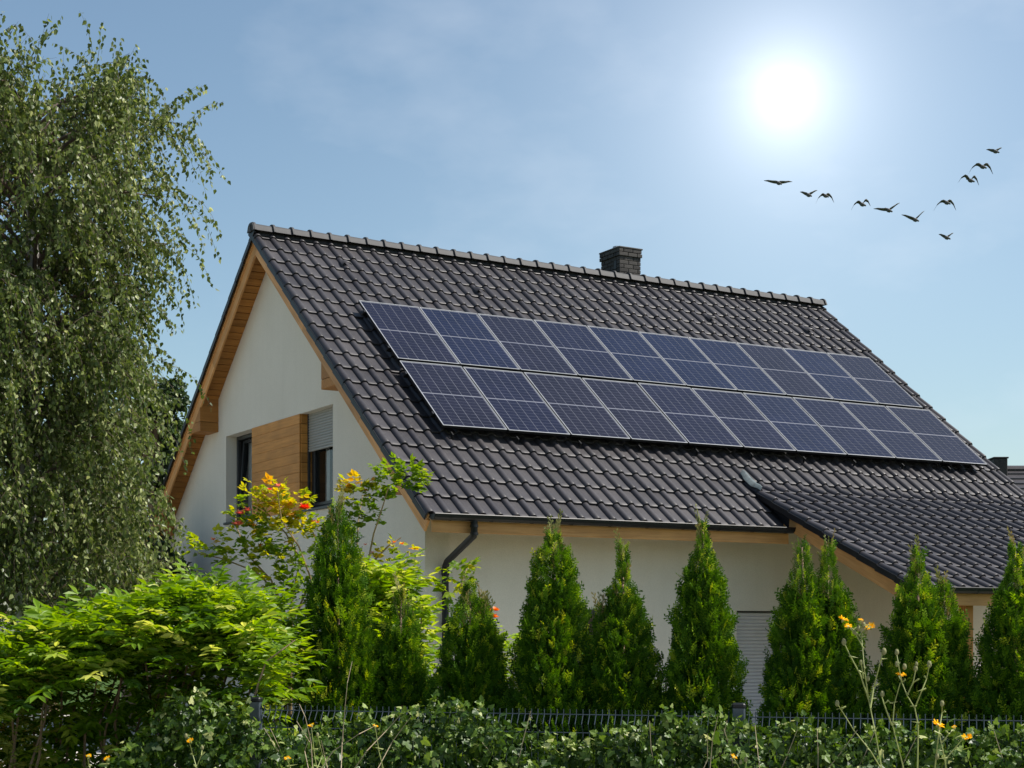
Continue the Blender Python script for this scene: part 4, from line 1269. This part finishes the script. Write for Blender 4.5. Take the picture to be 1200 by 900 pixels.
# ------------------------------------------------------------------ roses
def petal_flower(lv, c, r, n=14):
    pos=[];ax=[];no=[];sc=[];ti=[]
    for k in range(n):
        a = k*2.399; q = .35+.65*k/n
        o = Vector((math.cos(a)*q, math.sin(a)*q*.9-.35, .75-.5*q)).normalized()
        pos.append(tuple(c)); ax.append(tuple(o)); no.append((0,-.3,1)); sc.append(r*random.uniform(.8,1.1)); ti.append(random.random())
    lv.add([(0,0,0),(.36,.5,.08),(.28,.95,-.02),(0,1.0,-.05),(-.28,.95,-.02),(-.36,.5,.08)], BIRCH_F, np.array(pos), np.array(ax), np.array(no), np.array(sc), np.array(ti))
def rose(label, d, canes, tufts, flowers, buds, seed, yellow=.5, leaf=.050, name='rose_bush'):
    """canes: pixel polylines; tufts: (px,py,r_px,count,tint); flowers: (px,py,size,material)"""
    global rng
    rng = np.random.default_rng(seed); random.seed(seed)
    b0 = canes[0][0]; base = P(b0[0], b0[1], d); base.z = 0; bo = Vector(base)
    t = empty(name, base); tag(t, label, 'rose bush' if name=='rose_bush' else 'shrub')
    st = MB(); lv = Leaves()
    dz = {}
    for ci,cn in enumerate(canes):
        off = random.uniform(-.25,.25); pts=[]
        for k,(x,y) in enumerate(cn):
            q = P(x,y,d + off*(k/(len(cn)-1))); pts.append(q-bo)
        if cn[0][1] > 690: pts = [Vector((pts[0].x*.6, 0, 0))] + pts
        st = MB(); st.tube(pts, list(np.linspace(.011,.004,len(pts))), 6); st.build('cane', M['stem_rose'], t)
        dz[ci] = off
    for (x,y,r,n_,ti) in tufts:
        for k in range(n_):
            an = random.uniform(0,6.283); q = math.sqrt(random.random())*r
            p = P(x+math.cos(an)*q, y+math.sin(an)*q*.85, d+random.uniform(-1,1)*r/FPX*d)
            dirn = Vector((math.cos(an)+random.gauss(0,.4), random.gauss(-.3,.6), .35+random.gauss(0,.5)))
            pinnate(lv, p-bo, dirn, random.uniform(.07,.11), 5, leaf*random.uniform(.8,1.25), ti+random.gauss(0,.14), .3, 1.75)
    lv.build('leaves', M['leaf_rose'], t)
    for (x,y,s,m_) in flowers:
        fl_ = Leaves(); petal_flower(fl_, P(x,y,d-.12)-bo, .8*s/FPX*d)
        fl_.build('flower', M[m_], t, kind=None)
    for (x,y,s,m_) in buds:
        fl_ = Leaves(); petal_flower(fl_, P(x,y,d-.05)-bo, s/FPX*d, 6)
        fl_.build('bud', M[m_], t, kind=None)
    return t
rose('rose bush with yellowing leaves and coral red blooms below the gable window', 12.0,
     [[(335,730),(325,695),(300,670),(262,655),(232,648)], [(338,730),(345,690),(352,655),(335,625),(310,598),(300,580)], [(342,730),(365,680),(350,640),(330,610),(325,575)],
      [(340,725),(370,690),(378,650),(365,620),(356,600)], [(335,730),(318,680),(290,650),(278,620),(275,600)]],
     [(245,640,20,26,.45),(265,650,18,20,.4),(290,600,16,20,.42),(300,575,14,14,.55),(318,585,18,26,.72),(335,590,16,26,.78),(352,590,10,12,.6),(322,612,20,30,.7),(345,618,16,22,.72),
      (300,628,22,30,.35),(318,640,18,24,.3),(362,628,14,16,.5),(372,612,8,8,.5),(285,655,16,16,.6),(310,665,20,22,.6),(345,655,22,26,.3),(360,680,22,26,.25),(335,690,22,24,.3),(295,618,12,12,.3)],
     [(357,597,11,'petal_red'),(282,603,9,'petal_pink'),(279,616,10,'petal_pink'),(290,599,7,'petal_pink')],
     [(316,575,5,'petal_pink'),(326,570,5,'petal_pink'),(331,573,4,'petal_pink'),(250,633,4,'petal_orange'),(367,612,4,'petal_orange'),(372,613,4,'petal_orange'),(305,640,4,'petal_orange')], 71)
rose('tall single rose cane reaching up to the roof eave', 12.2,
     [[(425,700),(430,665),(438,625),(448,595),(455,572)], [(428,690),(440,655),(455,640),(470,630)], [(426,700),(418,650),(420,610),(425,580)]],
     [(470,562,22,44,.25),(455,558,14,20,.3),(484,560,12,18,.3),(490,571,7,9,.2),(442,578,10,14,.3),(430,600,12,14,.25),(424,580,14,22,.45),(415,572,10,14,.72),(425,567,8,10,.85),(420,605,14,16,.3),(433,612,9,10,.25),(445,650,10,8,.5),(470,640,8,8,.7),(430,655,8,8,.8)],
     [], [(471,638,4,'petal_orange'),(462,636,4,'petal_orange'),(428,639,3,'petal_pink'),(436,648,3,'petal_pink')], 72)
rose('sprig of orange roses beside the broad low thuja', 10.6,
     [[(560,800),(566,760),(572,735),(577,722)]], [(572,750,10,10,.3),(530,690,10,12,.4),(536,672,8,8,.4)],
     [(573,717,8,'petal_orange'),(581,716,7,'petal_orange'),(579,724,8,'petal_orange'),(571,725,6,'petal_orange'),(548,708,5,'petal_orange')], [], 73)
rose('slim leafy shoot beside the black downpipe', 11.6, [[(545,740),(540,710),(541,685),(547,666)]],
     [(500,672,7,5,.3),(546,682,6,6,.35),(546,664,6,6,.35)], [], [], 74, name='shrub_shoot')

# young compound-leaf shoot above the fence post
def sapling(label, d, cane, seed, size=.055, n=9, ln=.16, mtl='leaf_wist', tint=.7, name='climber_shoot'):
    global rng
    rng = np.random.default_rng(seed); random.seed(seed)
    base = P(cane[0][0],cane[0][1],d); base.z = 0; t = empty(name, base); tag(t, label, 'shoot')
    pts = [Vector((0,0,0))]+[P(x,y,d+random.uniform(-.05,.05))-base for x,y in cane]
    st = MB(); st.tube(pts, list(np.linspace(.008,.003,len(pts))), 5); st.build('cane', M['stem_brown'], t)
    lv = Leaves()
    for k in range(n):
        u = .25+.75*k/(n-1); q = u*(len(pts)-2)+1; j = min(int(q),len(pts)-2); p = pts[j].lerp(pts[j+1], q-j)
        an = random.uniform(0,6.283)
        pinnate(lv, p, (math.cos(an),math.sin(an)-.3,random.uniform(-.1,.8)), ln*random.uniform(.7,1.1), 9, size, tint+random.gauss(0,.12), .6)
    lv.build('leaves', M[mtl], t)
sapling('arching climber shoot with fresh pinnate leaves above the ivy beside the fence post', 8.9, [(295,828),(303,800),(312,775),(330,762),(346,750)], 81)

# ------------------------------------------------------------------ yellow hawkweed in front of the fence
RAY_V = [(-.09,.25,0),(.09,.25,0),(.11,.9,.05),(0,1.0,.06),(-.11,.9,.05)]
RAY_F = [(0,1,2),(0,2,3),(0,3,4)]
def hawkweed(label, d, stems, flowers, buds, seed, thick=.0036):
    global rng
    rng = np.random.default_rng(seed); random.seed(seed)
    x0,y0 = stems[0][0]; base = P(x0,y0,d); base.z = 0; t = empty('hawkweed', base)
    tag(t, label, 'wildflower', 'hawkweed in front of the ivy fence')
    for k,cn in enumerate(stems):
        st = MB()
        pts = [P(x,y,d+random.uniform(-.04,.04))-base for x,y in cn]
        if cn[0][1] > 880: pts = [Vector((random.uniform(-.05,.05),random.uniform(-.05,.05),0))]+pts
        st.tube(pts, list(np.linspace(thick,thick*.55,len(pts))), 6)
        if len(pts) > 2:
            for q in pts[1:-1]:
                st.tube([q, q+Vector((random.uniform(-.02,.02),-.005,random.uniform(.004,.015))), q+Vector((random.uniform(-.035,.035),-.008,random.uniform(-.005,.02)))], [.0015,.004,.0005], 4)
        st.build('stem', M['stem_green'], t)
    for (x,y,r,tilt) in flowers:
        lv = Leaves(); c = np.array(P(x,y,d-.01)-base); n = 34
        nz_ = Vector((random.uniform(-.5,.5), tilt, 1.0)).normalized()
        u_ = nz_.orthogonal().normalized(); w_ = nz_.cross(u_)
        ang = rnd(n,0,6.283); lift = rnd(n,-.1,.45)
        ax = np.array([list(u_*math.cos(a)+w_*math.sin(a)+nz_*l) for a,l in zip(ang,lift)])
        lv.add(RAY_V, RAY_F, np.repeat(c[None],n,0), ax, np.repeat(np.array(nz_)[None],n,0), rnd(n,.6,1.0)*r/FPX*d, rnd(n))
        fo_ = lv.build('flower', M['petal_yellow'], t, kind=None)
        cb = MB(); cc = Vector(c); cb.tube([cc-nz_*.014, cc-nz_*.006, cc+nz_*.002], [.002,.006,.007], 7); cb.build('calyx', M['stem_green'], t)
    for (x,y,r) in buds:
        c = P(x,y,d)-base; rr = .8*r/FPX*d; b_ = MB()
        b_.tube([c+Vector((0,0,-rr*1.3)),c+Vector((0,0,-rr*.7)),c+Vector((0,0,.1*rr)),c+Vector((0,0,rr*.9))], [rr*.3,rr*.75,rr*.8,rr*.5], 8)
        o = b_.build('bud', M['bud'], t, smooth=True)
        lv = Leaves(); n = 12
        lv.add(RAY_V, RAY_F, np.repeat(np.array(c)[None],n,0)+np.array([0,0,rr*.4]), np.stack([rng.normal(0,.35,n),rng.normal(0,.35,n),np.ones(n)],1), rdir(n), np.full(n,rr*.8), rnd(n))
        lv.build('bud_fluff', M['bud'], t, kind=None)
hawkweed('tall hawkweed with a cluster of yellow flowers above the ivy beside the fence post', 6.9,
    [[(1034,905),(1026,860),(1018,820),(1013,785),(1010,750),(1010,735)], [(1018,820),(1008,790),(997,770),(990,755)], [(1012,795),(1009,775)], [(1020,830),(1024,805),(1032,775),(1035,762)], [(1010,748),(1000,738),(994,733)], [(1010,742),(1016,736),(1021,733)], [(1012,760),(1004,745),(996,736)]],
    [(988,726,8,-.25),(994,734,6,-.6),(1020,735,8,-.5),(1009,727,5,-.2)], [(989,752,4.5),(1009,776,3.5),(1036,763,4.5),(1017,795,3.5),(1006,736,4),(1012,732,4),(1015,740,3.5),(1002,741,3)], 91)
hawkweed('branching hawkweed with one yellow flower and pale buds above the ivy', 6.8,
    [[(1075,905),(1076,850),(1072,830),(1063,815),(1057,800),(1053,792)], [(1072,830),(1080,810),(1086,795),(1089,780)], [(1063,815),(1070,800),(1073,785)], [(1057,800),(1053,780),(1051,768)], [(1060,905),(1046,850),(1048,825),(1055,800)], [(1045,850),(1036,825),(1033,815)]],
    [(1056,791,7,-.2)], [(1089,778,4.5),(1073,783,4),(1060,781,4),(1051,764,4),(1051,778,3.5),(1034,813,4),(1074,778,3)], 92)
hawkweed('bent hawkweed stalk with single bud beside the tall hawkweed', 6.9, [[(1035,905),(1020,880),(1000,855),(986,832),(982,826)]], [], [(981,824,4)], 93, .0035)
hawkweed('low hawkweed with two open yellow flowers against the ivy', 6.7,
    [[(1110,905),(1105,880),(1101,862),(1099,852)], [(1108,890),(1118,878),(1128,866),(1132,864)], [(1104,870),(1112,860),(1118,854)], [(1095,905),(1100,860),(1104,835),(1104,825)]],
    [(1099,849,9,-.5),(1133,864,7,-.6),(1118,852,4,-.3)], [(1104,824,4),(1098,886,4)], 94)
hawkweed('small hawkweed flower low before the fence post', 6.9, [[(868,905),(864,895),(860,889)], [(872,905),(875,893)]], [(860,887,5,-.5)], [(874,890,3.5),(868,893,3)], 95, .003)
hawkweed('slim hawkweed with one small flower before the ivy clump below the wisteria', 7.0, [[(232,905),(226,885),(222,870)], [(230,900),(236,885),(237,878)]], [(223,868,5,-.5)], [(237,876,3),(218,862,3)], 96, .003)
hawkweed('pair of tiny hawkweed flowers in the shade under the wisteria', 6.8, [[(120,910),(125,897),(126,891)], [(110,910),(104,897),(103,889)]], [(126,889,5,-.5),(104,886,4,-.4)], [], 97, .003)
hawkweed('lone hawkweed flower in the shade where ivy meets the wisteria', 6.8, [[(345,910),(340,899),(337,892)]], [(337,889,5,-.5)], [], 98, .003)
hawkweed('withered hawkweed with two orange yellow heads among dry stalks', 7.2, [[(372,905),(368,880),(365,853)], [(372,900),(378,885),(372,862)], [(450,905),(444,880),(440,854)]], [(365,850,5,-.4),(440,851,4,-.3)], [(372,861,3)], 99, .003)

# dry stalks standing before the ivy
def stalks(label, d, lines, seed):
    random.seed(seed)
    x0,y0 = lines[0][0]; base = P(x0,y0,d); base.z = 0; t = empty('dry_stalks', base); tag(t, label, 'dry stalks')
    for cn in lines:
        pts = [P(x+random.uniform(-1.5,1.5),y,d+random.uniform(-.08,.08))-base for x,y in cn]
        if cn[0][1] > 880: pts = [Vector((pts[0].x*.8,random.uniform(-.1,.1),0))]+pts
        mb = MB(); mb.tube(pts, list(np.linspace(.0032,.0012,len(pts))), 5); mb.build('stalk', M['stem_dry'], t)
stalks('bundle of dry brown stalks leaning across the ivy below the short thujas', 7.6,
    [[(400,905),(402,870),(404,830),(407,800),(412,775)], [(412,905),(430,880),(455,855),(470,838)], [(375,905),(392,880),(420,860),(440,850)], [(440,905),(458,870),(480,840)], [(362,905),(358,880),(363,860)],
     [(366,905),(364,870),(358,840),(352,825)], [(385,905),(380,885),(376,868)]], 41)
stalks('thin pale stalks rising through ivy beside the fence post', 7.7, [[(890,905),(888,875),(884,850)], [(833,905),(836,870),(841,840)], [(822,905),(830,890),(828,860)]], 42)

# ------------------------------------------------------------------ birds
def bird(px, py, L_, R_, label, seed, droop):
    random.seed(seed); d = 80.0 + random.uniform(-4,4); k = d/FPX
    c = P(px,py,d); o_ = empty('bird_root')
    bpy.data.objects.remove(o_)
    mb = MB()
    hd = Vector((.34,-.72,-.42)).normalized()            # flying towards the viewer's right, nose slightly down
    body = [(-.62,.02),(-.50,.07),(-.34,.055),(-.2,.10),(0,.135),(.2,.12),(.34,.075),(.48,.055),(.56,.062),(.62,.045),(.70,.012)]
    mb.tube([hd*(a*.52) + Vector((0,0,-.02 if -.3<a<.3 else 0)) for a,_ in body], [r*.72 for _,r in body], 10)
    for tip,sgn in ((L_,-1),(R_,1)):
        tp = Vector((tip[0]*k, -.10*sgn*0 + .25, -tip[1]*k))
        el = Vector((tp.x*.45, .06, tp.z*.45 + droop))
        root = Vector((sgn*.05, 0, .03)); chord = [.26,.24,.17,.05]
        path = [root, root.lerp(el,.5)+Vector((0,0,.03 if droop>0 else .0)), el+Vector((0,0,-.02 if droop>0 else 0)), el.lerp(tp,.5)+Vector((0,0,.02 if droop<=0 else .07)), tp]
        ch = [.17,.17,.145,.10,.02]
        rings=[]
        fw = Vector((.12,-.62,.62)).normalized()
        for q,w in zip(path,ch):
            rings.append([q+fw*w*.4, q+fw*w*.1+Vector((0,0,.022*w/.2)), q-fw*w*.6, q+fw*w*.1-Vector((0,0,.012*w/.2))])
        b = len(mb.v); mb.v += [tuple(p) for r in rings for p in r]
        for r in range(4):
            for j in range(4):
                a_ = b+r*4+j; b_ = b+r*4+(j+1)%4; mb.f.append((a_,b_,b_+4,a_+4))
        mb.f.append((b,b+1,b+2,b+3)); mb.f.append((b+16,b+17,b+18,b+19))
    o = mb.build('bird', M['bird'], smooth=True, loc=c)
    tag(o, label, 'bird', 'flock of birds flying below the sun')
BIRDS = [(912,214,(-16,-4),(17.6,-2.7),'bird with level outstretched wings, flying straight below the sun',.0),
 (947,228,(-8.5,-4.8),(12,-6.7),'small bird with raised wings beside the level winged bird below the sun',.0),
 (967,229,(-10,8),(11.5,7),'bird with arched drooping wings next to the small one below the sun',.22),
 (1010,239,(-11.5,6),(11.5,1),'bird with one wing bent down, between the arched and the broad winged bird',.25),
 (1041,246,(-16,-3),(15,-10),'broad winged bird banking with one wing raised high',.0),
 (1072,257,(-14,-7),(13,-11.5),'bird with both wings up in a deep v, lowest in the curved line',.0),
 (1109,237,(-13.6,9),(13,8),'bird with both wings arched down, alone above the straggler',.25),
 (1109,278,(-7.5,-5),(10,-6.5),'smallest straggling bird flying below all the others',.0),
 (1137,211,(-13,2),(12,4.5),'bird with bowed wings, just under the widest arched bird',.3),
 (1151,195,(-14.7,7.5),(14.5,7.5),'widest arched bird with dark wings, second from the top of the flock',.28),
 (1166,177,(-8.5,-3.5),(10,-5.6),'bird leading at the top of the flock with short raised wings',.0)]
for k_,(a,b,l_,r_,lab,dr) in enumerate(BIRDS): bird(a,b,l_,r_,lab,300+k_,dr)

# ------------------------------------------------------------------ neighbour's house far behind
nbh = empty('neighbour_house', (15.6,47,0), R(0))
tag(nbh, 'distant house with dark tiled roof behind the main roof verge', 'house')
w_ = MB(); w_.box((-2,0,-.1),(12,8,4.0)); w_.build('wall', M['stucco'], nbh)
zr_ = 6.80
rf_ = MB()
nrow = 16
for j in range(nrow):
    t0, t1 = j/nrow, (j+1)/nrow
    y0_, z0_ = -.5+4.5*t0, 3.9+(zr_-3.9)*t0; y1_, z1_ = -.5+4.5*t1, 3.9+(zr_-3.9)*t1
    rf_.add([(-2.4,y0_,z0_+.05),(12.4,y0_,z0_+.05),(12.4,y1_,z1_+.0),(-2.4,y1_,z1_),(-2.4,y0_,z0_),(12.4,y0_,z0_)],[(0,1,2,3),(4,5,1,0)])
rf_.add([(-2.4,4,zr_),(12.4,4,zr_),(12.4,8.5,3.9),(-2.4,8.5,3.9)],[(0,1,2,3)])
rf_.build('roof', M['tile'], nbh)
rc = MB(); rc.tube([(-2.4,4,zr_+.02),(12.4,4,zr_+.02)], .12, 8); rc.build('ridge', M['tile'], nbh)
q = P(1169,545,51); ch_ = MB(); ch_.cbox((q.x-15.6-.22,3.6,5.4),(q.x-15.6+.20,4.3,q.z+.17),.02); ch_.build('chimney', M['brick'], nbh)
cc_ = MB(); cc_.cbox((q.x-15.6-.25,3.57,q.z+.172),(q.x-15.6+.23,4.33,q.z+.22),.01); cc_.build('chimney_cap', M['brick'], nbh)
for x in (1.0,4.0,8.0):
    wi = MB(); wi.cbox((x,-.03,1.4),(x+1.2,-.002,2.7),.01); wo = wi.build('window', M['frame_dark'], nbh)
    link('pane', mesh_np('pane',[(x+.08,-.034,1.48),(x+1.12,-.034,1.48),(x+1.12,-.034,2.62),(x+.08,-.034,2.62)],[(0,1,2,3)],M['glass']), wo)
